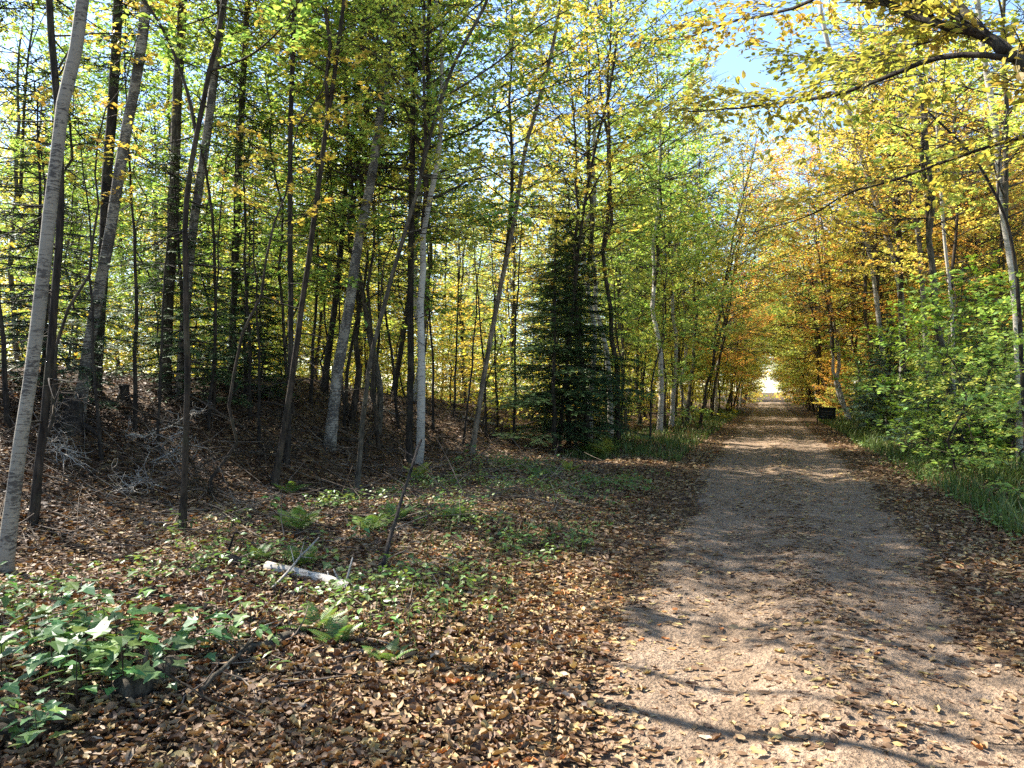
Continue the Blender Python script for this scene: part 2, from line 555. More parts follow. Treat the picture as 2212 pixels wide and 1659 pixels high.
ty = np.concatenate([np.arange(-6, 30, 0.12), np.arange(30, 120, 0.6)])
tk = np.linspace(0, 1, 33)
l_, r_ = track_edges(ty)
TX = l_[:, None] + (r_ - l_)[:, None] * tk[None]
TY = np.repeat(ty[:, None], len(tk), 1)
fine = 0.006 * np.sin(TX * 9 + TY * 3.1) + 0.006 * np.sin(TX * 4 - TY * 7.3) + 0.004 * rg.normal(0, 1, TX.shape)
edge = np.minimum(tk, 1 - tk)[None] * 12
TZ = H(TX, TY) + 0.004 + np.clip(edge, 0, 1) * (fine + 0.004) - 0.03 * (1 - np.clip(edge * 1.5, 0, 1))
mb = MB()
nk = len(tk)
ii = np.arange(len(ty) - 1)[:, None] * nk + np.arange(nk - 1)[None]
mb.add(np.stack([TX, TY, TZ], -1).reshape(-1, 3), np.stack([ii, ii + 1, ii + nk + 1, ii + nk], -1).reshape(-1, 4))
tag(link('dirt_track', mb.mesh('dirt_track', M['dirt'])), 'sandy dirt track with two worn wheel lines', kind='structure')

# ------------------------------------------------------------------ prototypes
# reflectance plus transmittance of the blade (half is reflected, half shines through)
YEL = [(0.68, 0.60, 0.14), (0.71, 0.58, 0.13), (0.62, 0.60, 0.15)]
YGR = [(0.45, 0.53, 0.13), (0.40, 0.51, 0.12), (0.51, 0.55, 0.14)]
GRN = [(0.26, 0.41, 0.10), (0.30, 0.44, 0.11), (0.22, 0.37, 0.09)]
ORA = [(0.74, 0.50, 0.12), (0.72, 0.43, 0.11)]

canopy = [crown_meshes(100 + i, 8.5, 3.3, 42, 14, 9, 0.105, 0.9, 0.2, bark=('grey_bark', 'brown_bark')[i % 2]) for i in range(4)]
thin_canopy = [crown_meshes(140 + i, 8.0, 2.4, 34, 13, 8, 0.095, 0.9, 0.25, bark='brown_bark', r0=0.03) for i in range(3)]
trunks = {}
for i in range(3):
    trunks[('birch', i)] = straight_trunk(200 + i, 9.0, 0.08, bark='birch', bend=0.09)
    trunks[('grey', i)] = straight_trunk(210 + i, 9.0, 0.078, bark='grey_bark', bend=0.07)
    trunks[('brown', i)] = straight_trunk(220 + i, 9.0, 0.06, bark='brown_bark', bend=0.07)

def sapling_proto(seed, h, radius, n_prim, tw, n_leaf, size, low, el0, el1, bark='brown_bark', tmpl=LEAF2, bend=0.10, r=0.035, flat=0.35):
    tm, p, rad = straight_trunk(seed, h, r, 7, bend * h / 9, bark, 0.15)
    b, l = crown_meshes(seed + 1, h, radius, n_prim, tw, n_leaf, size, el0, el1, low=low, bark=bark, r0=r * 0.45, trunk_path=p, tmpl=tmpl, flat=flat, twlen=0.45)
    return tm, b, l
saplings = [sapling_proto(300 + 7 * i, *a) for i, a in enumerate([
    (6.5, 2.1, 36, 14, 9, 0.093, 0.16, 0.55, 0.10),
    (5.0, 1.8, 31, 13, 9, 0.093, 0.12, 0.5, 0.05),
    (7.5, 2.4, 40, 15, 9, 0.093, 0.22, 0.7, 0.12),
    (4.0, 1.6, 24, 11, 8, 0.09, 0.10, 0.4, 0.02),
    (8.5, 2.6, 42, 15, 9, 0.093, 0.26, 0.75, 0.15)])]
poles = [sapling_proto(340 + 7 * i, *a, r=0.026, bend=0.16) for i, a in enumerate([(8.0, 1.4, 15, 7, 6, 0.09, 0.5, 0.7, 0.2), (7.0, 1.2, 13, 7, 6, 0.09, 0.5, 0.8, 0.2), (9.0, 1.5, 16, 7, 6, 0.09, 0.5, 0.8, 0.25)])]
bushes = [sapling_proto(360 + 7 * i, *a, bend=0.2, r=0.022) for i, a in enumerate([
    (2.2, 1.2, 20, 8, 6, 0.085, 0.06, 0.5, 0.1), (1.6, 1.0, 16, 8, 6, 0.08, 0.05, 0.4, 0.05), (2.9, 1.4, 22, 9, 6, 0.09, 0.08, 0.5, 0.1)])]

def fir_proto(seed, h, r, radius, live, whorls, dead=True, dens=1.0):
    """conifer: dead bare twigs up to live*h, flat needle sprays above"""
    rng = np.random.default_rng(seed)
    tm, p, rad = straight_trunk(seed, h, r, 8, 0.02, 'dark_bark', 0.1)
    wood = MB(); lv = Leaves()
    for k in range(whorls):
        t = 0.04 + 0.94 * (k + rng.random() * 0.5) / whorls
        f = t * (len(p) - 1); i = min(int(f), len(p) - 2)
        p0 = p[i] + (p[i + 1] - p[i]) * (f - i)
        alive = t > live
        if alive:
            L0 = radius * (1 - ((t - live) / (1 - live)) ** 1.1 * 0.93)
            if t - live < 0.12: L0 *= 0.8
        else:
            L0 = radius * rng.uniform(0.3, 0.75)
        m = rng.integers(4, 6) if alive else rng.integers(2, 5)
        a0 = rng.uniform(0, 6.28)
        for j in range(m):
            if not alive and not dead: continue
            az = a0 + j * 6.28 / m + rng.normal(0, 0.25)
            L = L0 * rng.uniform(0.7, 1.15)
            lp = limb_path(rng, p0, az, rng.normal(0.05 if alive else -0.05, 0.12), L, 6, -0.15 if alive else rng.normal(0, 0.3), 0.05 if alive else 0.1)
            tube(wood, lp, np.linspace(1, 0.25, 6) * (0.012 if alive else 0.009), 3, cap=False)
            nt_ = int(9 * L / radius * dens) + 3 if alive else rng.integers(2, 6)
            for q in range(nt_):
                tq = 0.15 + 0.85 * (q + rng.random()) / nt_
                f2 = tq * 5; i2 = min(int(f2), 4)
                b0 = lp[i2] + (lp[i2 + 1] - lp[i2]) * (f2 - i2)
                fw = unit(lp[i2 + 1] - lp[i2])
                hor = unit(np.cross(fw, [0, 0, 1]) + 1e-6) * (1 if q % 2 else -1)
                d = unit(fw * 0.8 + hor * rng.uniform(0.5, 1.0) + np.array([0, 0, rng.normal(-0.1, 0.12)]))
                tl = L * 0.42 * (1 - 0.5 * tq) * rng.uniform(0.6, 1.2)
                s_ = np.linspace(0, 1, 3)[:, None]
                tube(wood, b0 + d * tl * s_ + np.array([0, 0, -0.1 * tl]) * s_ ** 2, np.array([0.006, 0.004, 0.002]), 3, cap=False)
                if not alive: continue
                nn = max(4, int(tl / 0.022 * dens))
                ts = rng.random(nn)
                np_ = b0 + d * (tl * ts)[:, None] + np.array([0, 0, -0.1 * tl]) * (ts ** 2)[:, None]
                lat = unit(np.cross(d, [0, 0, 1]) + 1e-6)
                nd = unit(d * 0.8 + lat * rng.choice([-1, 1], nn)[:, None] * rng.uniform(0.4, 1.1, (nn, 1)) + rng.normal(0, 0.15, (nn, 3)))
                lv.add(np_, nd, unit(np.array([0, 0, 1.0]) + rng.normal(0, 0.3, (nn, 3))), rng.uniform(0.06, 0.12, nn), rng.random(nn))
    lm = MB(); lv.into(lm, NEEDLE)
    return tm, wood.mesh('branchwork', M['dark_bark']), lm.mesh('crown', M['needle'], False)
firs = [fir_proto(401, 4.2, 0.05, 1.35, 0.06, 24, dens=1.5), fir_proto(402, 6.5, 0.07, 1.75, 0.10, 32, dens=1.7), fir_proto(403, 2.4, 0.032, 0.95, 0.05, 16, dens=1.3)]
tall_firs = [fir_proto(404, 13.0, 0.10, 1.7, 0.36, 44), fir_proto(405, 11.0, 0.085, 1.6, 0.28, 40)]
dead_firs = [fir_proto(406, 7.5, 0.04, 1.1, 0.8, 26), fir_proto(407, 6.0, 0.032, 0.9, 0.85, 24)]
FIRC = [(0.07, 0.125, 0.045), (0.085, 0.145, 0.05), (0.075, 0.12, 0.055)]

R = np.random.default_rng(11)
def pick(seq): return seq[R.integers(0, len(seq))]
OCC = []        # footprints taken

def free(x, y, r):
    return all((x - a) ** 2 + (y - b) ** 2 > (r + c) ** 2 for a, b, c in OCC)

LAND = []       # landmarks for labels: (u, depth, phrase)

def where(x, y):
    """phrase that places a tree by the nearest landmark in view"""
    q = project((x, y, 1.5))
    if q is None or not (-60 < q[0] < 2270):
        return None
    u, v, d = q
    best = min(LAND, key=lambda l: abs(l[0] - u))
    dist = 'just behind' if d < best[1] + 5 else ('well behind' if d < best[1] + 16 else 'far behind')
    if d < best[1] - 0.5: dist = 'in front of'
    off = u - best[0]
    side = '' if abs(off) < 35 else (' and left of' if off < 0 else ' and right of')
    return dist + side + ' ' + best[2]

USED = {}
def label_of(desc, x, y, fallback):
    w = where(x, y)
    return desc + ' ' + (w if w else fallback)

# ------------------------------------------------------------------ hero trunks, laid along the photograph's stems
HEROES = []
def base_at(u, d):
    q = pt(u, 845, d)
    return np.array([q[0], q[1], float(H(q[0], q[1]))]), d
def hero_tree(name, label, px, w0, w1, bark, crown=None, col=None, total=14.0, base=None, depth_shift=0.0, limbs=(), land=None, crown_at=0.34, cscale=1.0, flare=1.5, extra=None, cat='tree', top=True):
    """px: stem points in the photograph from the base up; distance from where the base meets the ground"""
    rng = np.random.default_rng(int(px[0][0] * 7 + px[0][1]))
    g, d = ground(*px[0]) if base is None else base
    pts = [g]
    for k, (u, v) in enumerate(px[1:], 1):
        pts.append(pt(u, v, d + depth_shift * k / len(px)))
    pts = np.array(pts)
    if top and pts[-1][2] < total:
        dirv = unit(pts[-1] - pts[-2]); dirv = unit(dirv * np.array([0.5, 0.5, 1]))
        pts = np.vstack([pts, pts[-1] + dirv * (total - pts[-1][2]) * 0.5, pts[-1] + unit(dirv + [0, 0, 0.4]) * (total - pts[-1][2])])
    pts = np.vstack([pts[0] - unit(pts[1] - pts[0]) * 0.25, pts])
    n = 34
    path = resample(pts, n)
    wig = np.cumsum(rng.normal(0, 0.006, (n, 3)), 0); wig[:, 2] = 0
    path = path + wig - wig[0]
    k = d * K / F / 2 * 0.58
    vis = np.linspace(0, 1, n)
    zs = path[:, 2] - g[2]
    topz = max(pts[len(px)][2] - g[2], 0.5)
    rad = np.where(zs < topz, w0 + (w1 - w0) * np.clip(zs / topz, 0, 1), w1 * (1 - 0.75 * np.clip((zs - topz) / max(total - topz, 0.5), 0, 1))) * k
    rad = rad * (1 + (flare - 1) * np.exp(-np.clip(zs, 0, 9) / 0.22))
    mb = MB()
    e = thing(name, label, cat, g, group=None)
    loc = path - g
    tube(mb, loc, rad, 12, 0.045, rng)
    link('trunk', mb.mesh('trunk', M[bark]), e)
    for lpx, lw0, lw1, dd in limbs:
        lp = [pt(u, v, d + dd * i / max(1, len(lpx) - 1)) for i, (u, v) in enumerate(lpx)]
        # root the limb on the trunk axis
        j = np.argmin(np.linalg.norm(path - lp[0], axis=1))
        lp[0] = path[j]
        q = resample(lp, 14) - g
        mm = MB(); tube(mm, q, np.linspace(lw0, lw1, 14) * k, 7, 0.03, rng)
        link('limb', mm.mesh('limb', M[bark]), e)
        if extra:
            wood = MB(); lv = Leaves()
            foliate(rng, q, lw1 * k * 1.2, wood, lv, extra[0], extra[1], extra[2], extra[3], 0.35)
            lm = MB(); lv.into(lm, LEAF4)
            tag(link('twig_spray', wood.mesh('twig_spray', M[bark]), e), kind='stuff')
            link('crown', lm.mesh('crown', M['leaf'], False), e, col)
    if crown is not None:
        j = np.argmin(np.abs(zs - total * crown_at))
        for part, me in zip(('branchwork', 'crown'), crown):
            o = link(part, me, e, col if part == 'crown' else None)
            if part == 'branchwork': tag(o, kind='stuff')
            o.location = tuple(loc[j]); o.scale = (cscale,) * 3
            o.rotation_euler = (0, 0, rng.uniform(0, 6.28))
    OCC.append((g[0], g[1], 0.5))
    if land:
        LAND.append((px[min(2, len(px) - 1)][0], d, land))
    HEROES.append((e, path, d))
    return e, path, d

hero_tree('birch_tree', 'pale birch trunk at the left edge of the picture, sunlit along one side', [(8, 1245), (38, 1000), (68, 800), (88, 600), (108, 400), (130, 220), (168, 0)], 50, 44, 'birch_pale', thin_canopy[0], YGR[0], 15, land='the pale edge birch', crown_at=0.74, cscale=0.6)
hero_tree('maple_tree', 'thin dark trunk standing close beside the pale edge birch', [(68, 1135), (92, 950), (108, 760), (122, 560), (128, 400), (118, 200), (104, 0)], 30, 24, 'dark_bark', thin_canopy[0], YEL[0], 14, crown_at=0.72, cscale=0.55)
hero_tree('birch_tree', 'grey birch leaning inward behind a charred stump', [(168, 905), (200, 690), (232, 520), (262, 330), (290, 190), (318, 0)], 40, 36, 'birch_dark', canopy[1], YEL[1], 14, land='the leaning grey birch', cscale=0.62, crown_at=0.42)
hero_tree('oak_tree', 'straight dark trunk right behind the leaning grey birch', [(205, 850), (218, 640), (228, 480), (242, 250), (256, 0)], 38, 34, 'dark_bark', canopy[2], YGR[1], 14, cscale=0.6, crown_at=0.5)
hero_tree('maple_tree', 'slender forked maple stem splitting into a wide Y', [(395, 1150), (402, 900), (404, 700), (402, 520), (410, 400), (432, 275), (462, 140), (492, 0)], 24, 17, 'brown_bark', thin_canopy[1], GRN[1], 11, cscale=0.6, crown_at=0.5,
          limbs=[([(431, 278), (402, 190), (360, 80), (312, 0), (270, -60)], 15, 9, 0.3), ([(470, 165), (540, 120), (612, 55), (650, -20)], 9, 5, -0.8)], extra=(16, 0.5, 6, 0.085), land='the Y forked stem')
hero_tree('ash_tree', 'grey trunk with a dead lower half behind the forked stem', [(357, 850), (366, 640), (376, 430), (386, 210), (398, 0)], 40, 34, 'grey_bark', canopy[3], YGR[2], 14, cscale=0.5, crown_at=0.42)
hero_tree('birch_tree', 'mottled birch leaning right just past the forked stem', [(392, 862), (405, 640), (425, 430), (448, 270), (468, 100), (480, 0)], 36, 28, 'birch_dark', canopy[0], YEL[2], 14, cscale=0.6, crown_at=0.45)
hero_tree('maple_tree', 'thin crooked stem branching off low beside the Y fork', [(460, 900), (468, 680), (468, 520), (455, 400), (438, 315)], 13, 9, 'brown_bark', None, None, 4.6, top=False)
hero_tree('ash_tree', 'dark straight trunk rising from the crest of the mound', [(498, 845), (506, 640), (514, 420), (524, 200), (536, 0)], 25, 22, 'brown_bark', canopy[1], YGR[0], 14, land='the trunk on the mound crest', cscale=0.6, crown_at=0.45)
hero_tree('fir_tree', 'dark bare pole of a fir, ragged with dead twigs', [(618, 1005), (628, 800), (630, 500), (634, 250), (642, 0)], 22, 17, 'dark_bark', None, None, 11)
hero_tree('maple_tree', 'smooth stem leaning right from the same foot as the bare fir pole', [(592, 1050), (622, 880), (650, 690), (680, 480), (706, 290), (742, 40), (748, -10)], 24, 14, 'brown_bark', thin_canopy[0], YGR[1], 12, land='the twin stems', cscale=0.7, crown_at=0.45)
hero_tree('birch_tree', 'large birch with black peeling patches leaning right on the mound', [(712, 968), (730, 800), (756, 650), (776, 520), (800, 400), (822, 240), (838, 110), (858, 0)], 42, 26, 'birch_dark', canopy[2], GRN[1], 14, land='the large patchy birch', flare=1.35, cscale=0.65, crown_at=0.45)
hero_tree('spruce_tree', 'straight plumb spruce trunk bristling with dead twigs at mound foot', [(884, 1003), (886, 800), (888, 550), (890, 300), (892, 100)], 25, 19, 'dark_bark', None, None, 10, land='the plumb spruce trunk')
hero_tree('beech_tree', 'slim beech sweeping right in an arc and forking overhead', [(770, 1062), (792, 850), (820, 700), (862, 550), (900, 420), (925, 310), (945, 235), (985, 130), (1052, 0)], 19, 11, 'grey_bark', thin_canopy[1], YGR[2], 10, cscale=0.7, crown_at=0.5,
          limbs=[([(948, 232), (1000, 185), (1080, 130), (1160, 60), (1230, 20)], 8, 4, -1.0), ([(905, 400), (960, 385), (1040, 360), (1120, 355)], 7, 3, -1.4), ([(930, 300), (900, 210), (830, 130), (760, 95)], 7, 3, -1.0), ([(880, 490), (950, 490), (1020, 520)], 6, 3, 0.6)], extra=(16, 0.55, 7, 0.085), land='the arching slim beech')
hero_tree('maple_tree', 'tan smooth trunk leaning right at the foot of the mound', [(1018, 985), (1040, 850), (1062, 730), (1090, 580), (1118, 440), (1136, 330), (1165, 220), (1200, 90)], 21, 13, 'tan_bark', thin_canopy[2], YEL[0], 12, land='the tan leaning trunk')
hero_tree('maple_tree', 'dark leaning stem rising between the firs into golden leaves', [(1205, 975), (1222, 800), (1242, 580), (1262, 430), (1285, 310), (1312, 200), (1330, 60)], 14, 9, 'dark_bark', thin_canopy[0], YEL[1], 11, limbs=[([(1262, 430), (1320, 340), (1390, 270)], 7, 3, 0.0)], extra=(14, 0.5, 7, 0.085), land='the dark stem among firs')
hero_tree('birch_tree', 'thin pale birch by the track where the mound ends', [(1345, 900), (1372, 790), (1390, 660), (1402, 520), (1408, 380), (1412, 240)], 19, 13, 'birch', thin_canopy[1], GRN[0], 13, land='the thin pale birch')
hero_tree('birch_tree', 'white birch on the right bank, leaning over the track', [(1948, 905), (1945, 640), (1905, 480), (1872, 370), (1835, 250), (1792, 100), (1770, 0)], 24, 15, 'birch', canopy[3], YEL[0], 15, land='the white leaning birch', base=base_at(1948, 26))
hero_tree('birch_tree', 'second white birch on the right bank, close beside the leaning one', [(1920, 900), (1890, 610), (1872, 520), (1850, 420), (1840, 300), (1862, 150), (1850, 0)], 18, 12, 'birch', canopy[0], YEL[1], 15, base=base_at(1920, 28))
hero_tree('birch_tree', 'grey birch beyond the right bank with a dark forked top', [(2010, 905), (1998, 700), (1985, 520), (1965, 400), (1950, 300)], 19, 14, 'birch_dark', canopy[1], ORA[0], 14, base=base_at(2010, 24))
hero_tree('birch_tree', 'slim white birch rising through green leaves on the right bank', [(2062, 925), (2056, 700), (2044, 560), (2036, 450), (2025, 330)], 14, 10, 'birch', thin_canopy[2], YEL[0], 12, land='the slim right birch', base=base_at(2062, 20.5))
hero_tree('birch_tree', 'white birch near the right edge of the picture', [(2205, 960), (2196, 700), (2182, 560), (2160, 420), (2150, 300), (2128, 160), (2110, 20)], 27, 19, 'birch', canopy[2], YGR[0], 14, land='the right edge birch', base=base_at(2205, 15))
hero_tree('maple_tree', 'dark forked maple leaning from the right edge', [(2225, 990), (2205, 700), (2180, 500), (2140, 400), (2085, 320), (2000, 240)], 20, 8, 'dark_bark', None, YGR[0], 7, limbs=[([(2150, 420), (2160, 330), (2175, 240)], 9, 5, 0.2), ([(2085, 320), (2030, 300), (1930, 270), (1850, 240)], 6, 3, 0.6)], extra=(14, 0.6, 7, 0.09), top=False, base=base_at(2225, 12))
LAND.append((1780, 40, 'the small sign')); LAND.append((1665, 70, 'the far end of the track'))

# dead twigs up the plumb spruce and the fir pole
def dead_twigs(e, path, z0, z1, n, L, rng):
    base = np.array(e.location)
    for k in range(n):
        z = z0 + (z1 - z0) * (k + rng.random()) / n
        j = np.argmin(np.abs(path[:, 2] - base[2] - z))
        lp = limb_path(rng, path[j] - base, rng.uniform(0, 6.28), rng.normal(-0.05, 0.2), L * rng.uniform(0.4, 1.1), 6, rng.normal(-0.1, 0.2), 0.1)
        mb = MB(); tube(mb, lp, np.linspace(0.011, 0.003, 6), 4, cap=False)
        for q in range(rng.integers(2, 5)):
            i = rng.integers(1, 5)
            d = unit(lp[i] - lp[i - 1] + rng.normal(0, 0.6, 3)) * L * rng.uniform(0.15, 0.35)
            tube(mb, lp[i] + d * np.linspace(0, 1, 3)[:, None], np.array([0.005, 0.004, 0.002]), 3, cap=False)
        tag(link('dead_twig', mb.mesh('dead_twig', M['dark_bark']), e), kind='stuff')
for e, path, d in HEROES:
    rng = np.random.default_rng(77 + int(d * 100))
    if e['label'].startswith('straight plumb'):
        dead_twigs(e, path, 0.6, 8, 46, 1.0, rng)
    elif e['label'].startswith('dark bare pole'):
        dead_twigs(e, path, 0.8, 7, 26, 0.8, rng)
    elif e['label'].startswith(('grey trunk with', 'thin dark trunk', 'dark straight', 'straight dark', 'smooth stem', 'dark leaning', 'tan smooth', 'mottled birch', 'slim beech', 'slender forked')):
        dead_twigs(e, path, 0.8, 6, 18, 0.9, rng)

# the trees right of the track, just outside the picture, whose limbs reach into it
def overhang(name, label, foot, trunk_pts, r, limbs, col):
    g = np.array([foot[0], foot[1], float(H(*foot))])
    e = thing(name, label, 'tree', g)
    rng = np.random.default_rng(int(abs(foot[0]) * 100))
    path = resample([g - [0, 0, 0.3]] + trunk_pts, 26)
    rad = np.linspace(1, 0.4, 26) * r; rad[:2] *= 1.4
    mb = MB(); tube(mb, path - g, rad, 12, 0.05, rng)
    link('trunk', mb.mesh('trunk', M['dark_bark']), e)
    for pts, r0, r1, n_tw, tl, nl, c in limbs:
        q = resample([np.array(p) for p in pts], 20)
        q = q + np.cumsum(rng.normal(0, 0.008, q.shape), 0) - g
        mm = MB(); tube(mm, q, np.linspace(r0, r1, 20), 8, 0.04, rng)
        link('limb', mm.mesh('limb', M['dark_bark']), e)
        wood = MB(); lv = Leaves()
        foliate(rng, q, max(r1, 0.008), wood, lv, int(n_tw * 1.6), tl * 1.1, nl + 2, 0.072, 0.12, 0.4, 3, 0.18, 0.3)
        lm = MB(); lv.into(lm, LEAF4)
        tag(link('twig_spray', wood.mesh('twig_spray', M['dark_bark']), e), kind='stuff')
        link('crown', lm.mesh('crown', M['leaf'], False), e, c)  # limb leaves coloured darker than the crown: their shade is in the colour
    for part, me in zip(('branchwork', 'crown'), thin_canopy[1]):
        o = link(part, me, e, col if part == 'crown' else None)
        if part == 'branchwork': tag(o, kind='stuff')
        o.location = tuple(path[-8] - g)
    OCC.append((foot[0], foot[1], 0.6))
    return e
A = pt(2290, 230, 4.9)
overhang('beech_tree', 'dark limbed beech reaching across the track from outside the right edge', (A[0] + 0.9, A[1] - 0.6),
    [np.array([A[0] + 0.85, A[1] - 0.6, 1.6]), np.array([A[0] + 0.6, A[1] - 0.5, 2.8]), np.array([A[0] + 0.5, A[1] - 0.5, 5.0]), np.array([A[0] + 0.6, A[1] - 0.3, 9.0])], 0.14,
    [([A + [0.5, -0.45, -0.45], A, pt(2212, 152, 5.0), pt(2130, 76, 5.2), pt(2010, 50, 5.4), pt(1880, 0, 5.8), pt(1760, -60, 6.2)], 0.048, 0.018, 10, 0.7, 8, (0.42, 0.35, 0.08)),
     ([pt(2170, 112, 5.1), pt(2110, 60, 5.3), pt(2040, 20, 5.5), pt(1960, -5, 5.7), pt(1880, -40, 6)], 0.035, 0.015, 12, 0.6, 8, (0.38, 0.36, 0.08)),
     ([pt(2190, 125, 5.05), pt(2080, 118, 5.2), pt(1980, 140, 5.5), pt(1890, 176, 5.8), pt(1750, 216, 6.3), pt(1640, 228, 6.8), pt(1500, 240, 7.4)], 0.022, 0.006, 24, 0.75, 7, (0.38, 0.36, 0.08)),
     ([pt(2130, 76, 5.2), pt(2010, -40, 5.9), pt(1880, -80, 6.6), pt(1740, 10, 7.4), pt(1600, 50, 8.2), pt(1480, 90, 9.0)], 0.03, 0.008, 26, 0.8, 8, (0.46, 0.36, 0.08)),
     ([pt(2110, 60, 5.3), pt(2030, 80, 6.0), pt(1900, 110, 6.8), pt(1800, 130, 7.6), pt(1690, 120, 8.4)], 0.02, 0.006, 22, 0.8, 8, (0.34, 0.37, 0.08))], YEL[0])
B = pt(2300, 285, 5.6)
overhang('beech_tree', 'beech outside the right edge with one long thin branch over the track', (B[0] + 1.3, B[1] + 0.6),
    [np.array([B[0] + 1.25, B[1] + 0.6, 1.5]), np.array([B[0] + 1.1, B[1] + 0.6, 3.5]), np.array([B[0] + 1.2, B[1] + 0.8, 8.0])], 0.10,
    [([B + [1.1, 0.6, -0.3], B, pt(2212, 302, 5.8), pt(2100, 335, 6.1), pt(2000, 370, 6.5), pt(1850, 415, 7.0), pt(1750, 468, 7.6), pt(1640, 500, 8.2)], 0.02, 0.005, 22, 0.8, 7, (0.44, 0.38, 0.08))], YEL[1])

# ------------------------------------------------------------------ the woods behind
def place(name, desc, cat, parts, x, y, col, s=1.0, fallback='beside the track', group=None, tilt=0.04, crown_off=None):
    z = float(H(x, y))
    e = thing(name, label_of(desc, x, y, fallback), cat, (x, y, z - 0.02), R.uniform(0, 6.28), s, group)
    e.rotation_euler = (R.normal(0, tilt), R.normal(0, tilt), R.uniform(0, 6.28))
    for part, me in parts:
        o = link(part, me, e, col if part == 'crown' else None)
        if part == 'branchwork': tag(o, kind='stuff')
        if crown_off is not None and part != 'trunk':
            o.location = crown_off
            o.rotation_euler = (0, 0, R.uniform(0, 6.28))
    return e

def cname(c):
    return 'yellow' if c in YEL else 'orange' if c in ORA else 'green' if c in GRN else 'yellow-green'


def big_tree(x, y, palette, fallback='beside the track', s=None, thin=False, high=False):
    sp = pick(['birch', 'grey', 'grey', 'brown'])
    i = int(R.integers(0, 3))
    tm, p, rad = trunks[(sp, i)]
    cr = pick(thin_canopy if thin else canopy)
    pi = pick(palette)
    s = s or R.uniform(0.85, 1.3)
    j = 7 if high or math.hypot(x, y) < 24 else 5
    nm = {'birch': 'birch_tree', 'grey': 'maple_tree', 'brown': 'aspen_tree'}[sp]
    cn_ = 'yellow' if pi in YEL else 'golden orange' if pi in ORA else 'green' if pi in GRN else 'yellow-green'
    bark = {'birch': 'pale barked', 'grey': 'grey barked', 'brown': 'brown barked'}[sp]
    OCC.append((x, y, 0.5))
    return place(nm, f'{cn_} {bark} tree', 'tree', [('trunk', tm), ('branchwork', cr[0]), ('crown', cr[1])], x, y, pi, s, fallback, crown_off=tuple(p[j]))

def small(protos, nm, desc, x, y, col, s=1.0, cat='sapling', fallback='beside the track', r=0.35):
    tm, b, l = protos
    OCC.append((x, y, r))
    return place(nm, desc, cat, [('trunk', tm), ('branchwork', b), ('crown', l)], x, y, col, s, fallback, tilt=0.06)

# tall trees in the left woods
def scatter(x0, x1, y0, y1, step, keep, make, rad=0.9):
    n = 0
    for gx_ in np.arange(x0, x1, step):
        for gy_ in np.arange(y0, y1, step):
            x = gx_ + R.uniform(-0.45, 0.45) * step; y = gy_ + R.uniform(-0.45, 0.45) * step
            if keep(x, y) and free(x, y, rad) and not (x < -2 and lane(x, y)):
                make(x, y); n += 1
    return n

def lane(x, y):
    """True where a crown would stand in one of the gaps that let the sun reach the track"""
    for h in np.arange(3.5, 12, 0.7):
        xs = x - S.x / S.z * h; ys = y - S.y / S.z * h
        if -1.5 < xs < 2.2 and min(abs(ys - 8.6), abs(ys - 15.2), abs(ys - 24.0)) < 1.15:
            return True
    return False

def bearing(x, y): return math.degrees(math.atan2(x, y))

def left_keep(x, y):
    r = math.hypot(x, y)
    return -58 < bearing(x, y) and x < -7.2 and 13 < r < 62
scatter(-45, -7, 3, 60, 4.0, left_keep, lambda x, y: big_tree(x, y, YEL + YEL + YGR + YGR + GRN, thin=True))
# roadside left, further on
scatter(-8, -3.6, 17, 100, 3.3, lambda x, y: x < -3.9 and bearing(x, y) > -15, lambda x, y: big_tree(x, y, YGR + GRN + YEL, s=R.uniform(0.85, 1.2), thin=R.random() < 0.3))
# right woods
scatter(4.4, 26, 8, 110, 2.6, lambda x, y: bearing(x, y) < 20 and x > 4.0 and (y > 26 or x > 7.5), lambda x, y: big_tree(x, y, YEL + YEL + YGR + ORA))
# trees whose crowns spread over the track
for x, y, pal in [(-3.9, 20, YGR), (-3.7, 27, GRN), (4.5, 21, YGR), (4.4, 28.5, YEL), (-3.6, 35, YEL), (4.3, 34.5, YGR), (-3.8, 31, YEL), (-3.7, 39, YGR), (3.9, 40, YEL)]:
    OCC[:] = [q for q in OCC if (q[0] - x) ** 2 + (q[1] - y) ** 2 > 0.01]
    big_tree(x, y, pal, s=1.3, thin=True, high=True)
for k, y in enumerate(np.arange(33, 114, 6.8)):
    for sgn in (-1, 1):
        if sgn > 0 and y < 37: continue
        o = big_tree(TRACK_C + sgn * R.uniform(2.8, 3.5), y + R.uniform(-1.5, 1.5), YGR + YEL + GRN + ORA, s=R.uniform(1.1, 1.4))
        o.rotation_euler = (R.normal(0, 0.03), -sgn * R.uniform(0.08, 0.2), R.uniform(0, 0.5))
for x, y, pal, s_ in [(-6.6, 13.3, GRN, 1.1), (-8.6, 14.1, YGR, 1.15), (-5.0, 21.4, YGR, 1.2)]:
    big_tree(x, y, pal, s=s_)
for x, y, c, k in [(-7.4, 13.4, GRN[1], 4)]:
    small(saplings[k], 'beech_sapling', f'{cname(c)} leafy sapling', x, y, c, 1.25)
# end of the track
scatter(-24, 26, 118, 140, 4.0, lambda x, y: abs(x - 0.3) > 3.2, lambda x, y: big_tree(x, y, YGR + YEL + GRN))
# out of view on the sunny side, put in to shade the near ground
for x, y in [(-13.5, 0.5), (-17.5, 2.0), (-15.5, 8.5), (-21, 5.0), (-10.2, 4.4)]:
    if free(x, y, 0.5):
        big_tree(x, y, YGR + YEL, fallback='out of frame on the sunny side', thin=True, s=0.65 if x > -11 else 1.0)

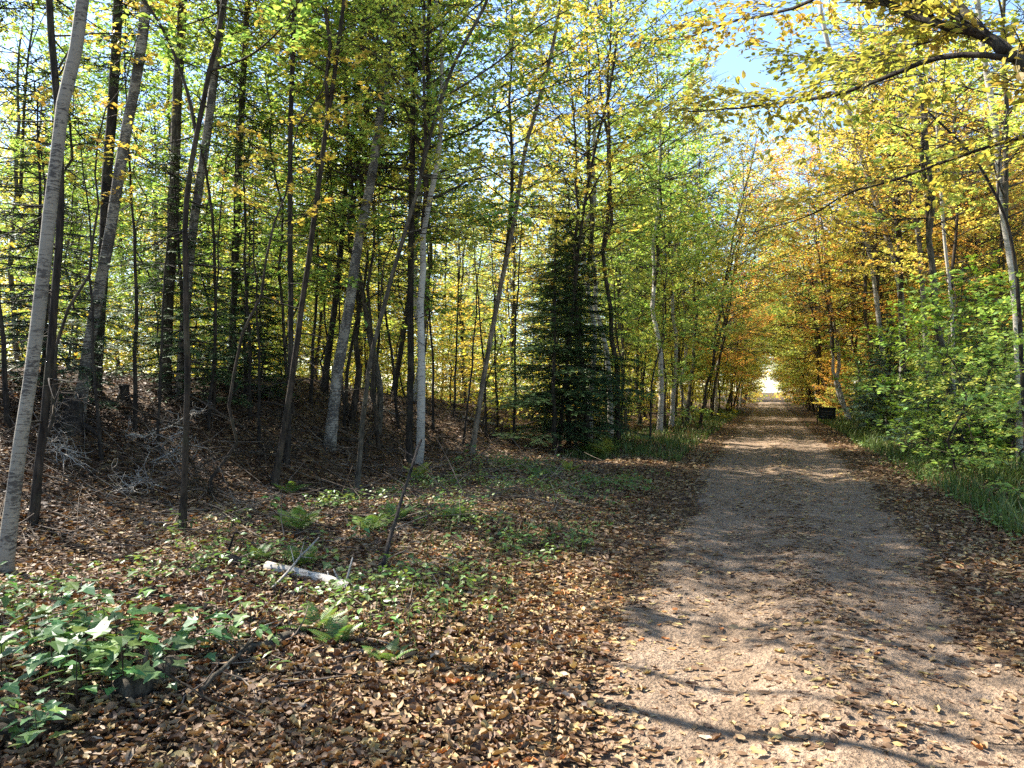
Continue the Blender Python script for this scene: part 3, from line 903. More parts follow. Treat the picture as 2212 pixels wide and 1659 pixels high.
# saplings behind and on the mound
def sap(x, y, pal, pr=None, s=None):
    c = pick(pal)
    small(pr or pick(saplings), 'beech_sapling', f'{cname(c)} leafy sapling', x, y, c, s or R.uniform(0.75, 1.15))
scatter(-34, -8.5, 8, 48, 3.3, lambda x, y: -56 < bearing(x, y) and math.hypot(x, y) > 16.5, lambda x, y: sap(x, y, YEL + YGR + YGR + GRN), 0.6)
scatter(-7.4, -3.4, 16, 75, 2.3, lambda x, y: bearing(x, y) > -13 and R.random() < 0.9, lambda x, y: sap(x, y, YGR + YGR + GRN + YEL), 0.5)
scatter(3.6, 11, 8.0, 75, 2.3, lambda x, y: bearing(x, y) < 22 and (y < 40 or x < 6.5) and not (20 < y < 43 and x < 4.6), lambda x, y: sap(x, y, YGR + GRN + YEL + ORA, s=R.uniform(0.6, 1.0)) if y > 24 else (sap(x, y, GRN + YGR, saplings[3], R.uniform(0.55, 0.8)) if x > 3.9 else None), 0.4)
# slender bare stems all over the mound
def pole(x, y):
    c = pick(YGR + GRN + YEL)
    small(pick(poles), 'young_maple', f'slender young {cname(c)} stem', x, y, c, R.uniform(0.8, 1.15), 'tree', r=0.12)
scatter(-16, -5.6, 7, 26, 1.75, lambda x, y: -54 < bearing(x, y) < -11 and 9.5 < math.hypot(x, y) < 24 and R.random() < 0.6, pole, 0.12)
# leafy saplings hanging in the upper middle
for u, v, d, c, s, k in [(1400, 960, 20, YGR[1], 1.0, 0), (640, 900, 17, GRN[1], 1.1, 4), (1480, 930, 25, YEL[2], 1.0, 4), (1340, 945, 0, YGR[1], 1.35, 2), (1440, 935, 0, GRN[0], 1.35, 4), (880, 930, 0, YGR[2], 1.3, 4), (760, 900, 0, YGR[0], 1.3, 2),]:
    g, _ = ground(u, v)
    if lane(g[0], g[1]): continue
    small(saplings[k], 'beech_sapling', f'{cname(c)} leafy sapling', g[0], g[1], c, s)
# saplings bending over the track, closing the tunnel farther on
for k, y in enumerate(np.arange(24, 112, 3.4)):
    for sgn in (-1, 1):
        x = TRACK_C + sgn * (R.uniform(2.6, 3.4) if y > 45 else R.uniform(3.0, 3.8))
        if (sgn < 0 and y < 40) or (sgn > 0 and y < 44): continue
        c = pick(YGR + YEL + GRN + ORA)
        if not free(x, y, 0.15): continue
        o = small(saplings[int(R.integers(0, 5))], 'beech_sapling', f'{cname(c)} arching sapling', x, y, c, R.uniform(0.9, 1.35), r=0.15)
        o.rotation_euler = (R.normal(0, 0.05), -sgn * R.uniform(0.08, 0.3), R.uniform(-0.4, 0.4))
scatter(-9, 10, 117, 126, 3.0, lambda x, y: abs(x - 0.3) > 2.6, lambda x, y: sap(x, y, YGR + YEL + GRN, s=R.uniform(0.8, 1.4)), 0.4)
# shrubs on the right bank
scatter(3.3, 7.5, 10.5, 45, 1.15, lambda x, y: bearing(x, y) < 17.5 and x > (3.7 if 20 < y < 43 else 3.15), lambda x, y: small(pick(bushes), 'leafy_shrub', 'leafy green shrub', x, y, pick(GRN + YGR), R.uniform(0.7, 1.25), 'shrub', r=0.2), 0.3)
# bright maple shrubs by the right edge
for u, v, s in [(2120, 1000, 1.3), (2200, 1010, 1.4), (2040, 970, 1.3), (1960, 950, 1.35)]:
    g, _ = ground(u, v)
    small(bushes[2], 'maple_sapling', 'bright green layered maple sapling', g[0], g[1] + 0.6, (0.17, 0.27, 0.035), s)

# firs
for u, v, k, s, t in [(1255, 940, 1, 1.0, 'dense dark fir'), (1180, 900, 1, 1.15, 'dense dark fir'), (1080, 880, 0, 1.3, 'dark fir'), (560, 850, 2, 1.0, 'small dark fir'), (90, 860, 0, 1.1, 'dark fir'), (1310, 915, 0, 1.1, 'dark fir'), (1230, 965, 1, 1.0, 'dense dark fir'), (400, 870, 0, 1.1, 'dark fir'), (530, 865, 0, 1.0, 'dark fir'), (1270, 965, 1, 1.15, 'dense dark fir'), (1200, 985, 1, 1.0, 'dense dark fir')]:
    g, d = ground(u, v)
    small(firs[k], 'fir_tree', t, g[0], g[1], pick(FIRC) if u < 900 else (0.075, 0.135, 0.05), s, 'fir')
for u, v, k, s in [(850, 860, 1, 1.0), (700, 845, 1, 1.0), (1240, 905, 0, 0.9)]:
    g, d = ground(u, v)
    small(tall_firs[k], 'fir_tree', 'tall dark fir', g[0], g[1], pick(FIRC), s, 'fir')
for u, v, k, s in [(935, 930, 0, 1.0), (1075, 930, 1, 1.1), (1110, 960, 0, 1.0), (1150, 915, 1, 1.0), (560, 960, 1, 0.9), (805, 900, 0, 1.0), (1210, 950, 1, 0.9), (1290, 930, 0, 0.8), (1320, 925, 1, 0.9), (1245, 975, 1, 1.0), (980, 905, 1, 1.1), (340, 980, 1, 0.8), (510, 870, 0, 0.9), (1385, 915, 1, 0.9), (670, 875, 0, 1.0), (1000, 960, 1, 1.0), (1050, 945, 0, 0.9), (1170, 960, 1, 1.1), (1265, 955, 0, 0.9), (1340, 940, 1, 1.0), (900, 955, 1, 0.9), (860, 925, 0, 1.0), (745, 930, 1, 1.0), (540, 905, 0, 0.9), (450, 930, 1, 0.9), (290, 930, 0, 0.9), (130, 960, 1, 0.9), (20, 930, 0, 0.9), (220, 1000, 1, 0.8)]:
    g, d = ground(u, v)
    small(dead_firs[k], 'dead_fir_pole', 'thin bare fir pole', g[0], g[1], pick(FIRC), s, 'fir')
g, d = ground(1775, 890)
for x, y, k, s in [(3.7, 27, 0, 1.0), (4.2, 30.5, 1, 0.8), (4.0, 22.5, 2, 1.3), (4.6, 19.5, 0, 0.9), (4.3, 35.0, 0, 1.2), (5.2, 24.5, 1, 0.8)]:
    small(firs[k], 'fir_tree', 'blue-green fir', x, y, (0.06, 0.11, 0.075), s, 'fir')

# the far wood that reads as one mass
def far_wood(seed, label, n_cl, area, hmax, size, per):
    rng = np.random.default_rng(seed)
    cx, cy2 = area(rng, n_cl)
    cz = H(cx, cy2) + rng.random(n_cl) ** 1.2 * hmax + 0.3
    n = n_cl * per
    P = np.stack([np.repeat(cx, per), np.repeat(cy2, per), np.repeat(cz, per)], 1) + rng.normal(0, 1, (n, 3)) * np.array([0.8, 0.8, 0.35])
    a = rng.uniform(0, 6.28, n)
    L = Leaves(); L.add(P, np.stack([np.cos(a), np.sin(a), rng.normal(-0.2, 0.3, n)], 1), unit(np.array([0, 0, 1.0]) + rng.normal(0, 0.5, (n, 3))), size * rng.uniform(0.6, 1.3, n), np.clip(np.repeat(rng.random(n_cl), per) + rng.normal(0, 0.12, n), 0, 1))
    mb = MB(); L.into(mb, LEAF2)
    nm = 'undergrowth' if 'undergrowth' in label else 'far_woods'
    tag(link(nm, mb.mesh(nm, M['far'], False)), label, 'woods', kind='stuff')
def low(rng, n):
    r = np.sqrt(rng.uniform(20.0 ** 2, 56.0 ** 2, n)); b = np.radians(rng.uniform(-60, -9, n))
    x = np.minimum(r * np.sin(b), -6.5)
    return x, r * np.cos(b)
def wedge(b0, b1, r0, r1):
    def f(rng, n):
        r = np.sqrt(rng.uniform(r0 * r0, r1 * r1, n)); b = np.radians(rng.uniform(b0, b1, n))
        return r * np.sin(b), r * np.cos(b)
    return f
M['far'] = leaf_mat('far_leaf', 0.5, 0.5, 0.25, stops=[(0.0, (0.26, 0.39, 0.08)), (0.3, (0.50, 0.55, 0.10)), (0.6, (0.70, 0.60, 0.11)), (0.85, (0.74, 0.58, 0.10)), (1.0, (0.74, 0.44, 0.09))])
far_wood(4, 'low leafy undergrowth filling the woods behind the mound', 900, low, 3.2, 0.15, 60)
far_wood(1, 'far off mass of yellow woods behind the mound', 1900, wedge(-62, -5, 50, 80), 19, 0.26, 75)
far_wood(2, 'far off mass of yellow woods deep behind the right bank', 800, wedge(8, 22, 42, 90), 20, 0.25, 70)
far_wood(3, 'far off mass of green and yellow woods beyond the end of the track', 500, wedge(-12, 14, 140, 165), 20, 0.42, 60)

# ------------------------------------------------------------------ fallen leaves
def litter_density(x, y):
    l, r = track_edges(y)
    on = (x > l) & (x < r)
    em = np.minimum(x - l, r - x)                 # distance in from the edge of the bare dirt
    patch = 0.5 + 0.5 * np.sin(x * 2.6 + 1.2 * np.sin(y * 0.9)) * np.sin(y * 1.5 + 0.7 * x)
    near = 0.42 + 0.58 * sstep((y - 4.2) / 2.5)
    bare = (0.20 + 0.60 * np.exp(-((x - TRACK_C) / 0.33) ** 2)) * near * (0.5 + 0.9 * patch)
    rim = 0.6 * (1 - sstep(em / (0.22 + 0.25 * patch)))
    out = sstep((-em) / 0.5) * 0.45 + 0.55
    return np.where(on, np.clip(bare + rim, 0, 1), out)

CURL = (np.array([[0, 0, 0.03], [0.26, 0.24, 0.10], [0.62, 0.25, 0.12], [1.0, 0, 0.16], [0.62, -0.25, 0.15], [0.26, -0.24, 0.09], [0.3, 0, -0.02], [0.62, 0, 0.01]]),
        np.array([[0, 6, 1], [0, 5, 6], [1, 6, 7], [1, 7, 2], [6, 5, 4], [6, 4, 7], [2, 7, 3], [7, 4, 3]]))

def full_leaf():
    s_ = np.array([0.10, 0.26, 0.44, 0.62, 0.80, 0.93]); w = np.array([0.13, 0.245, 0.29, 0.26, 0.16, 0.07])
    V = [[0, 0, 0.02]]
    for i in range(6):
        up = 0.10 + 0.10 * s_[i]
        for sg, k in ((1, 1.0), (0, 0.0), (-1, 1.0)):
            V.append([s_[i], sg * w[i] * (1.0 + 0.08 * ((i * 5 + sg) % 3 - 1)), (up + 0.05 * math.sin(i * 2.1 + sg)) * k + 0.08 * (s_[i] - 0.4) ** 2])
    V.append([1.07, 0, 0.10])
    Fc = []
    for i in range(5):
        a = 1 + i * 3
        for q in (0, 1):
            Fc += [[a + q, a + q + 1, a + q + 4], [a + q, a + q + 4, a + q + 3]]
    Fc += [[0, 2, 1], [0, 3, 2], [16, 17, 19], [17, 18, 19]]
    return np.array(V, float), np.array(Fc)
FULL = full_leaf()

def scatter_leaves(seed, n, rmin, rmax, b0, b1, size, tmpl):
    rng = np.random.default_rng(seed)
    r = rng.uniform(rmin, rmax, n); b = np.radians(rng.uniform(b0, b1, n))
    x = r * np.sin(b); y = r * np.cos(b)
    keep = rng.random(n) < litter_density(x, y)
    x, y = x[keep], y[keep]
    m = len(x)
    l, rr = track_edges(y)
    on = (x > l) & (x < rr)
    a = rng.uniform(0, 6.28, m)
    tilt = np.where(on, 0.18, 0.42)[:, None]
    nrm = unit(np.array([0, 0, 1.0]) + rng.normal(0, 1, (m, 3)) * tilt)
    d = np.stack([np.cos(a), np.sin(a), rng.normal(0, 0.2, m) * tilt[:, 0]], 1)
    z = H(x, y) + np.where(on, 0.014, 0.02) + np.where(on, 0, rng.uniform(0, 0.035, m))
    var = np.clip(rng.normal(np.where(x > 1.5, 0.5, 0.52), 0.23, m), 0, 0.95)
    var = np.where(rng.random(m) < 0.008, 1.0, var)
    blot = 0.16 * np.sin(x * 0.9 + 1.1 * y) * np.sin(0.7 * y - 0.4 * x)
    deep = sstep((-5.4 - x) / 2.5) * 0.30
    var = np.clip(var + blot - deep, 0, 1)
    L = Leaves(); L.add(np.stack([x, y, z], 1), d, nrm, size * np.clip(np.exp(rng.normal(-0.05, 0.3, m)), 0.45, 1.5), var)
    mb = MB(); L.into(mb, tmpl, np.where(on, rng.uniform(-0.5, 1.2, m), rng.uniform(-1.2, 2.6, m)), rng.uniform(0.55, 1.1, m))
    return mb
# the nearest leaves one by one
rl = np.random.default_rng(909)
lm_ = []
for k in range(14):
    L = Leaves(); L.add(np.zeros((1, 3)), np.array([[1.0, 0, 0]]), np.array([[0, 0, 1.0]]), np.array([1.0]), np.array([[0.15, 0.3, 0.42, 0.5, 0.55, 0.6, 0.66, 0.72, 0.78, 0.83, 0.88, 0.93, 0.96, 1.0][k]]))
    mb = MB(); L.into(mb, FULL, np.array([rl.uniform(-0.4, 2.2)]), np.array([rl.uniform(0.6, 1.15)]))
    lm_.append(mb.mesh('fallen_leaf', M['litter'], True))
tone = ['dark brown', 'brown', 'brown', 'brown', 'tan', 'tan', 'tan', 'pale tan', 'pale tan', 'yellow', 'yellow', 'yellow', 'greyish', 'orange']
cnt = 0
while cnt < 300:
    r = math.sqrt(rl.uniform(3.3 ** 2, 5.6 ** 2)); b = math.radians(rl.uniform(-44, 14))
    x, y = r * math.sin(b), r * math.cos(b)
    if rl.random() > litter_density(np.array([x]), np.array([y]))[0] * 1.0: continue
    k = int(rl.choice(14, p=np.array([4, 8, 10, 11, 11, 11, 10, 9, 8, 5, 4, 3, 4, 2]) / 100))
    l, rr = track_edges(np.array([y])); on = l[0] < x < rr[0]
    o = link('fallen_leaf', lm_[k])
    o.location = (x, y, float(H(x, y)) + (0.018 if on else 0.055))
    o.rotation_euler = (rl.normal(0, 0.12 if on else 0.3), rl.normal(0, 0.12 if on else 0.3), rl.uniform(0, 6.28))
    s = rl.uniform(0.048, 0.085); o.scale = (s, s, s)
    far_ = 'back' if y > 4.1 else 'front'
    place_ = f'on the bare dirt track, {far_} part' if on else (f'at the {far_} of the drift edging the dirt track' if x > -1.3 else f'at the {far_} of the leaf drift below the small ferns' if x > -2.6 else 'among the green seedlings at the bottom left')
    lb = f'{tone[k]} curled fallen leaf lying {place_}'
    tag(o, lb, 'leaf', f'{tone[k]} leaves {place_}')
    cnt += 1
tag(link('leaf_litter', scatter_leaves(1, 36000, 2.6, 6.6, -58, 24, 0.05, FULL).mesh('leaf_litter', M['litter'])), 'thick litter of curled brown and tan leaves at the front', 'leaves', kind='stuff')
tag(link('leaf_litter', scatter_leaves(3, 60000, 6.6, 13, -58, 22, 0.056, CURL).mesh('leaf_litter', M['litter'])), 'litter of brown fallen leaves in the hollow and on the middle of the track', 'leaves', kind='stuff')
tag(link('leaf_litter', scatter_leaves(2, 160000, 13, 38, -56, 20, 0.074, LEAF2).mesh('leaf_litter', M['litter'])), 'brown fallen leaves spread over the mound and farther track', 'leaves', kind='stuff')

# ------------------------------------------------------------------ grass verges
def grass(name, seed, n, region, hgt, lab, blade_w=0.006):
    rng = np.random.default_rng(seed)
    x0, x1, y0, y1 = region
    x = rng.uniform(x0, x1, n); y = y0 + (y1 - y0) * rng.random(n) ** 1.5
    clump = 0.5 + 0.5 * np.sin(x * 2.3 + 1.3 * np.sin(y * 1.7)) * np.sin(y * 2.1 + x)
    keep = rng.random(n) < 0.25 + 0.75 * clump
    x, y, c = x[keep], y[keep], clump[keep]
    m = len(x)
    h = hgt * rng.uniform(0.5, 1.3, m) * (0.55 + 0.6 * c)
    a = rng.uniform(0, 6.28, m)
    lean = rng.uniform(0.15, 0.8, m) * h
    p0 = np.stack([x, y, H(x, y) - 0.01], 1)
    dv = np.stack([np.cos(a), np.sin(a), np.zeros(m)], 1)
    wv = np.stack([-np.sin(a), np.cos(a), np.zeros(m)], 1) * (blade_w * (1 + 0.04 * y))[:, None]
    up = np.array([0, 0, 1.0])
    p1 = p0 + dv * (0.3 * lean)[:, None] + up * (0.62 * h)[:, None]
    p2 = p0 + dv * lean[:, None] + up * (h * 0.92)[:, None]
    V = np.stack([p0 - wv, p0 + wv, p1 + wv * 0.8, p1 - wv * 0.8, p2], 1)
    mb = MB()
    i = (np.arange(m) * 5)[:, None]
    mb.v.append(V.reshape(-1, 3)); mb.n += m * 5
    var = np.clip(rng.normal(0.45, 0.25, m), 0, 1)
    mb.f.append(np.concatenate([i, i + 1, i + 2, i + 3], 1)); mb.var.append(var)
    mb.f.append(np.concatenate([i + 3, i + 2, i + 4], 1)); mb.var.append(var)
    tag(link(name, mb.mesh(name, M['blade'], False)), lab, 'grass', kind='stuff')
grass('grass', 21, 26000, (2.55, 6.2, 8.3, 45), 0.34, 'long green grass along the right bank of the track')
grass('grass', 22, 9000, (-4.6, -1.9, 17, 60), 0.28, 'green grass strip on the left verge farther on')
grass('grass', 23, 1500, (-3.6, -1.7, 4.0, 9), 0.12, 'sparse short grass poking through leaves left of the track', 0.003)

def ground_cover(seed, n, region, label):
    rng = np.random.default_rng(seed)
    x0, x1, y0, y1 = region
    cx = rng.uniform(x0, x1, n); cy2 = rng.uniform(y0, y1, n)
    c = 0.5 + 0.5 * np.sin(cx * 2.1 + 0.8 * cy2) * np.sin(cy2 * 1.7 - cx)
    k = rng.random(n) < c ** 2
    cx, cy2 = cx[k], cy2[k]
    per = 7; m = len(cx) * per
    hh = np.repeat(rng.uniform(0.05, 0.22, len(cx)), per) * rng.uniform(0.5, 1.1, m)
    px_ = np.repeat(cx, per) + rng.normal(0, 0.06, m); py_ = np.repeat(cy2, per) + rng.normal(0, 0.06, m)
    a = rng.uniform(0, 6.28, m)
    L = Leaves(); L.add(np.stack([px_, py_, H(px_, py_) + 0.03 + hh], 1), np.stack([np.cos(a), np.sin(a), rng.normal(-0.1, 0.3, m)], 1), unit(np.array([0, 0, 1.0]) + rng.normal(0, 0.35, (m, 3))), rng.uniform(0.03, 0.07, m), rng.random(m))
    mb = MB(); L.into(mb, LEAF4)
    for q in range(len(cx)):
        z = float(H(cx[q], cy2[q]))
        tube(mb, np.array([[cx[q], cy2[q], z - 0.01], [cx[q] + 0.01, cy2[q], z + 0.1], [cx[q], cy2[q] + 0.01, z + 0.03 + hh[q * per]]]), np.array([0.002, 0.002, 0.001]), 3, cap=False)
    o = link('ground_cover', mb.mesh('ground_cover', M['green'], False), None, (0.13, 0.21, 0.05))
    tag(o, label, 'ground cover', kind='stuff')
ground_cover(41, 2200, (-5.8, -1.7, 3.4, 14), 'small green herbs sprinkled through the leafy hollow')
ground_cover(42, 1500, (2.3, 4.2, 8.5, 26), 'low green herbs along the foot of the right bank')

# pale grass tufts lit on the right verge
tuft = MB(); rng = np.random.default_rng(31)
for k in range(26):
    a = rng.uniform(0, 6.28); l = rng.uniform(0.25, 0.5); out = rng.uniform(0.2, 0.7) * l
    s_ = np.linspace(0, 1, 5)
    pth = np.stack([np.cos(a) * out * s_, np.sin(a) * out * s_, l * (s_ - 0.35 * s_ ** 3)], 1)
    w = np.array([-math.sin(a), math.cos(a), 0]) * 0.006
    V = np.concatenate([pth - w * (1 - s_)[:, None], pth + w * (1 - s_)[:, None]])
    tuft.add(V, [[i, i + 5, i + 6, i + 1] for i in range(4)], np.full(4, rng.uniform(0.6, 1.0)))
tuft_me = tuft.mesh('grass_tuft', M['blade'], False)
for i, (u, v) in enumerate([(1745, 925), (2020, 1015), (2060, 1030), (2110, 1000), (1990, 1030), (2150, 1045), (1930, 990)]):
    g, d = ground(u, v)
    o = link('grass_tuft', tuft_me); o.location = g; o.rotation_euler = (0, 0, i * 1.3)
    tag(o, 'pale tuft of long grass on the right verge', 'grass', 'pale grass tufts on the right verge')

# ------------------------------------------------------------------ ferns
def frond_mesh(seed, L=0.5):
    rng = np.random.default_rng(seed)
    mb = MB()
    n = 20
    s_ = np.linspace(0, 1, n)
    pth = np.stack([L * s_, 0.03 * np.sin(s_ * 3), 0.55 * L * (s_ - 0.85 * s_ ** 2)], 1)
    tube(mb, pth, np.linspace(0.004, 0.001, n), 3, cap=False)
    for i in range(3, n):
        w = 0.30 * L * math.sin(math.pi * min(1, (i / n) * 0.86 + 0.18)) * rng.uniform(0.85, 1.1)
        for sg in (-1, 1):
            d = np.array([0.35, sg, -0.12]); d /= np.linalg.norm(d)
            b = pth[i]; hw = L * 0.021
            V = np.array([b + [-hw * 0.7, 0, 0], b + d * w * 0.5 + [-hw, 0, 0], b + d * w, b + d * w * 0.5 + [hw, 0, 0], b + [hw * 0.7, 0, 0]])
            mb.add(V, [[0, 1, 2], [0, 2, 4], [4, 2, 3]] if sg > 0 else [[0, 2, 1], [0, 4, 2], [4, 3, 2]], np.full(3, rng.random()))
    return mb.mesh('frond', M['green'], False)
fronds = [frond_mesh(50 + i) for i in range(4)]
def fern(u, v, s, label, col, n=8):
    g, d = ground(u, v)
    e = thing('fern', label, 'fern', g, 0, s * 0.62)
    rng = np.random.default_rng(int(u + v))
    for k in range(n):
        o = link('frond', fronds[k % 4], e, col)
        o.rotation_euler = (0, -rng.uniform(0.25, 0.85), k * 6.28 / n + rng.normal(0, 0.25))
        o.scale = (rng.uniform(0.8, 1.15),) * 3
FG = (0.11, 0.19, 0.04); FY = (0.24, 0.28, 0.05)
for a in [(1305, 990, 1.9, 'bright broad fern at the end of the mound by the track', FY, 11), (1270, 985, 1.5, 'darker fern tucked beside the bright broad fern', FG),
          (655, 1228, 0.9, 'upright fern behind the white fallen birch log', FG), (648, 1150, 1.2, 'tall fern in the middle of the leafy hollow', FG, 9), (905, 1035, 1.2, 'yellowing fern at the foot of the plumb spruce', FY),
          (800, 1150, 1.1, 'green fern below the arching slim beech', FG), (860, 1130, 1.0, 'low fern near the arching slim beech', FG), (985, 1125, 1.0, 'small fern alone in the leaf litter below tan trunk', FG),
          (625, 1070, 1.1, 'fern at the foot of the twin stems', FG), (1165, 1035, 1.0, 'fern near the dark stem among firs', FG), (690, 1370, 0.8, 'fern beside the grey mossy log', FG), (730, 1400, 0.7, 'small fern at the edge of the leaf drift', FG),
          (840, 1440, 0.6, 'low tangled fern in the leaf drift', FG), (560, 1215, 0.8, 'fern over the dark end of the birch log', FG), (1230, 1020, 1.0, 'pale fern in front of the dark firs', FY)]:
    fern(*a)

# ------------------------------------------------------------------ maple seedlings
def maple_leaf(seed):
    rng = np.random.default_rng(seed)
    tips = [(-150, 0.38), (-112, 0.30), (-88, 0.66), (-62, 0.40), (-38, 0.52), (-22, 0.62), (0, 1.0), (22, 0.62), (38, 0.52), (62, 0.40), (88, 0.66), (112, 0.30), (150, 0.38)]
    mid = []
    V = [[0.0, 0, 0]]
    c = np.array([0.28, 0.0])
    for a, r in tips:
        a = math.radians(a); r *= rng.uniform(0.92, 1.08) * 0.72
        x, y = c[0] + r * math.cos(a), r * math.sin(a)
        V.append([x, y, 0.10 * abs(y) - 0.16 * x * x + rng.normal(0, 0.015)])
    V.append([c[0], 0, -0.01])
    n = len(V) - 1
    Fc = [[n, i, i + 1] for i in range(1, n - 1)] + [[n, 0, 1], [n, n - 1, 0]]
    mb = MB(); mb.add(V, Fc, np.full(len(Fc), rng.random()))
    return mb.mesh('leaf', M['green'], False)
maples = [maple_leaf(60 + i) for i in range(6)]
st = MB(); tube(st, np.array([[0, 0, -0.02], [0.01, 0, 0.1], [0.0, 0.012, 0.2], [0.008, 0.0, 0.28]]), np.array([0.004, 0.0035, 0.003, 0.002]), 4)
stem_me = st.mesh('stem', M['brown_bark'])
SEEDC = [(0.10, 0.19, 0.055), (0.12, 0.22, 0.06), (0.15, 0.24, 0.05), (0.09, 0.17, 0.06)]
rs = np.random.default_rng(71)
def seedling(x, y, s, label, group):
    e = thing('maple_seedling', label, 'seedling', (x, y, float(H(x, y))), rs.uniform(0, 6.28), s, group)
    link('stem', stem_me, e)
    a0 = rs.uniform(0, 6.28)
    c = SEEDC[rs.integers(0, 4)]
    for t, m, sz in ((0.12, 2, 0.11), (0.2, 2, 0.125), (0.275, 3, 0.105)):
        a0 += 1.57
        for k in range(m):
            o = link('leaf', maples[rs.integers(0, 6)], e, c)
            a = a0 + k * 6.28 / m + rs.normal(0, 0.2)
            o.location = (0.055 * math.cos(a), 0.055 * math.sin(a), t + 0.012)
            o.rotation_euler = (rs.normal(0, 0.2), rs.normal(0.12, 0.2), a)
            o.scale = (sz * rs.uniform(0.8, 1.25),) * 3
n = 0
while n < 48:
    u = rs.uniform(-40, 560); v = 1340 + rs.random() * 330
    if v > 1380 + (560 - u) * 0.55 + 40 or (u > 380 and v > 1500): continue
    g, d = ground(u, v)
    ss = rs.uniform(0.65, 1.15)
    lab = ('tall ' if ss > 0.9 else 'low ') + ('maple seedling beside the mossy log at bottom left' if v > 1480 else 'maple seedling at the back of the bottom left patch')
    seedling(g[0], g[1], ss, lab, 'maple seedlings at the bottom left' if v > 1480 else 'seedlings behind the bottom left patch')
    n += 1
for u, v, s in [(1020, 1000, 1.2), (1210, 995, 1.2), (470, 1300, 0.7), (1150, 1040, 1.0), (300, 1300, 0.8), (880, 1250, 0.7), (950, 1330, 0.6), (1010, 1290, 0.6), (1040, 1120, 0.9), (960, 1110, 1.0), (780, 1180, 0.9), (590, 1120, 0.9), (840, 1390, 0.6), (980, 1200, 0.7), (720, 1250, 0.7), (1100, 1180, 0.6)]:
    g, d = ground(u, v)
    seedling(g[0], g[1], s, 'single maple seedling standing alone in the brown leaf litter', 'lone maple seedlings in the leaf litter')

# ------------------------------------------------------------------ logs, sticks, stumps, brush
def log(name, label, px, w0, w1, bark, lift=0.6, cat='log', knots=2):
    rng = np.random.default_rng(int(px[0][0] + px[0][1]))
    gs = [ground(u, v) for u, v in px]
    k = K / F / 2
    pts = [g + np.array([0, 0, lift * (w0 + (w1 - w0) * i / (len(px) - 1)) * k * d]) for i, (g, d) in enumerate(gs)]
    d = np.mean([g[1] for g in gs])
    n = 16
    path = resample(pts, n)
    o0 = path[0].copy()
    path = path + np.cumsum(rng.normal(0, 0.004, path.shape), 0)
    mb = MB(); tube(mb, path - o0, np.linspace(w0, w1, n) * k * d, 10, 0.07, rng)
    e = thing(name, label, cat, o0)
    link('stem', mb.mesh('stem', M[bark]), e)
    for q in range(knots):
        i = rng.integers(3, n - 2)
        dv = unit(rng.normal(0, 1, 3) + [0, 0, 1.3]) * rng.uniform(0.08, 0.25)
        m2 = MB(); tube(m2, path[i] - o0 + dv * np.linspace(0, 1, 4)[:, None], np.linspace(1, 0.4, 4) * w1 * k * d * 0.35, 5)
        link('snag', m2.mesh('snag', M[bark]), e)
log('birch_log', 'white fallen birch log lying sunlit in the leaf litter', [(575, 1238), (650, 1252), (720, 1268), (800, 1292)], 27, 19, 'birch', 0.9, knots=4)
log('rotten_log', 'dark broken end of wood left of the white birch log', [(455, 1212), (510, 1222), (565, 1236)], 26, 22, 'rot', 0.5)
log('mossy_log', 'thick grey mossy log lying among the maple seedlings', [(255, 1520), (320, 1492), (385, 1452)], 60, 52, 'grey_bark', 0.6)
log('mossy_log', 'grey log half buried at the left bottom corner', [(-30, 1625), (60, 1590), (150, 1555)], 58, 50, 'grey_bark', 0.5)
log('mossy_log', 'short grey log under sticks right of the seedlings', [(520, 1425), (590, 1400), (690, 1370)], 34, 24, 'grey_bark', 0.6)
log('rotten_log', 'long dark log lying on the mound beside the patchy birch', [(690, 945), (770, 955), (830, 968)], 12, 9, 'brown_bark', 0.6)
log('fallen_pole', 'pale fallen pole lying on the mound below the tan trunk', [(1000, 905), (1060, 918), (1130, 920)], 8, 5, 'dead', 0.8)
log('fallen_pole', 'dark fallen pole slanting over the mound toward the firs', [(1060, 950), (1130, 925), (1200, 900)], 7, 5, 'brown_bark', 1.0)
def stick(label, px, w0, w1, bark, lifts=None):
    gs = [ground(u, v) for u, v in px]
    pts = [g + np.array([0, 0, 0.03 + (lifts[i] if lifts else 0)]) for i, (g, d) in enumerate(gs)]
    d = np.mean([g[1] for g in gs]); rng = np.random.default_rng(int(px[0][0]))
    path = resample(pts, 14) + np.cumsum(rng.normal(0, 0.004, (14, 3)), 0)
    o0 = path[0].copy(); k = K / F / 2 * d
    e = thing('stick', label, 'stick', o0)
    mb = MB(); tube(mb, path - o0, np.linspace(w0, w1, 14) * k, 6, 0.05, rng)
    link('stem', mb.mesh('stem', M[bark]), e)
    for q in range(3):
        i = rng.integers(4, 12)
        dv = unit(unit(path[i] - path[i - 1]) + rng.normal(0, 0.5, 3) + [0, 0, 0.3]) * rng.uniform(0.1, 0.3)
        m2 = MB(); tube(m2, path[i] - o0 + dv * np.linspace(0, 1, 4)[:, None], np.linspace(1, 0.4, 4) * w1 * k * 0.7, 4)
        link('side_twig', m2.mesh('side_twig', M[bark]), e)
stick('long thin branch slanting up over the seedlings toward the birch log', [(510, 1350), (580, 1290), (640, 1250), (690, 1210)], 8, 4, 'dead', [0, 0.02, 0.12, 0.2])
stick('pale straight stick lying toward the grey log', [(470, 1362), (560, 1376), (640, 1368), (700, 1352)], 7, 4, 'dead')
stick('white peeled stick pointing down into the leaf drift', [(405, 1375), (440, 1395), (480, 1420), (500, 1440)], 10, 6, 'dead')
stick('bent brown branch crossing behind the grey log', [(600, 1345), (690, 1310), (760, 1298), (850, 1285)], 8, 4, 'brown_bark')
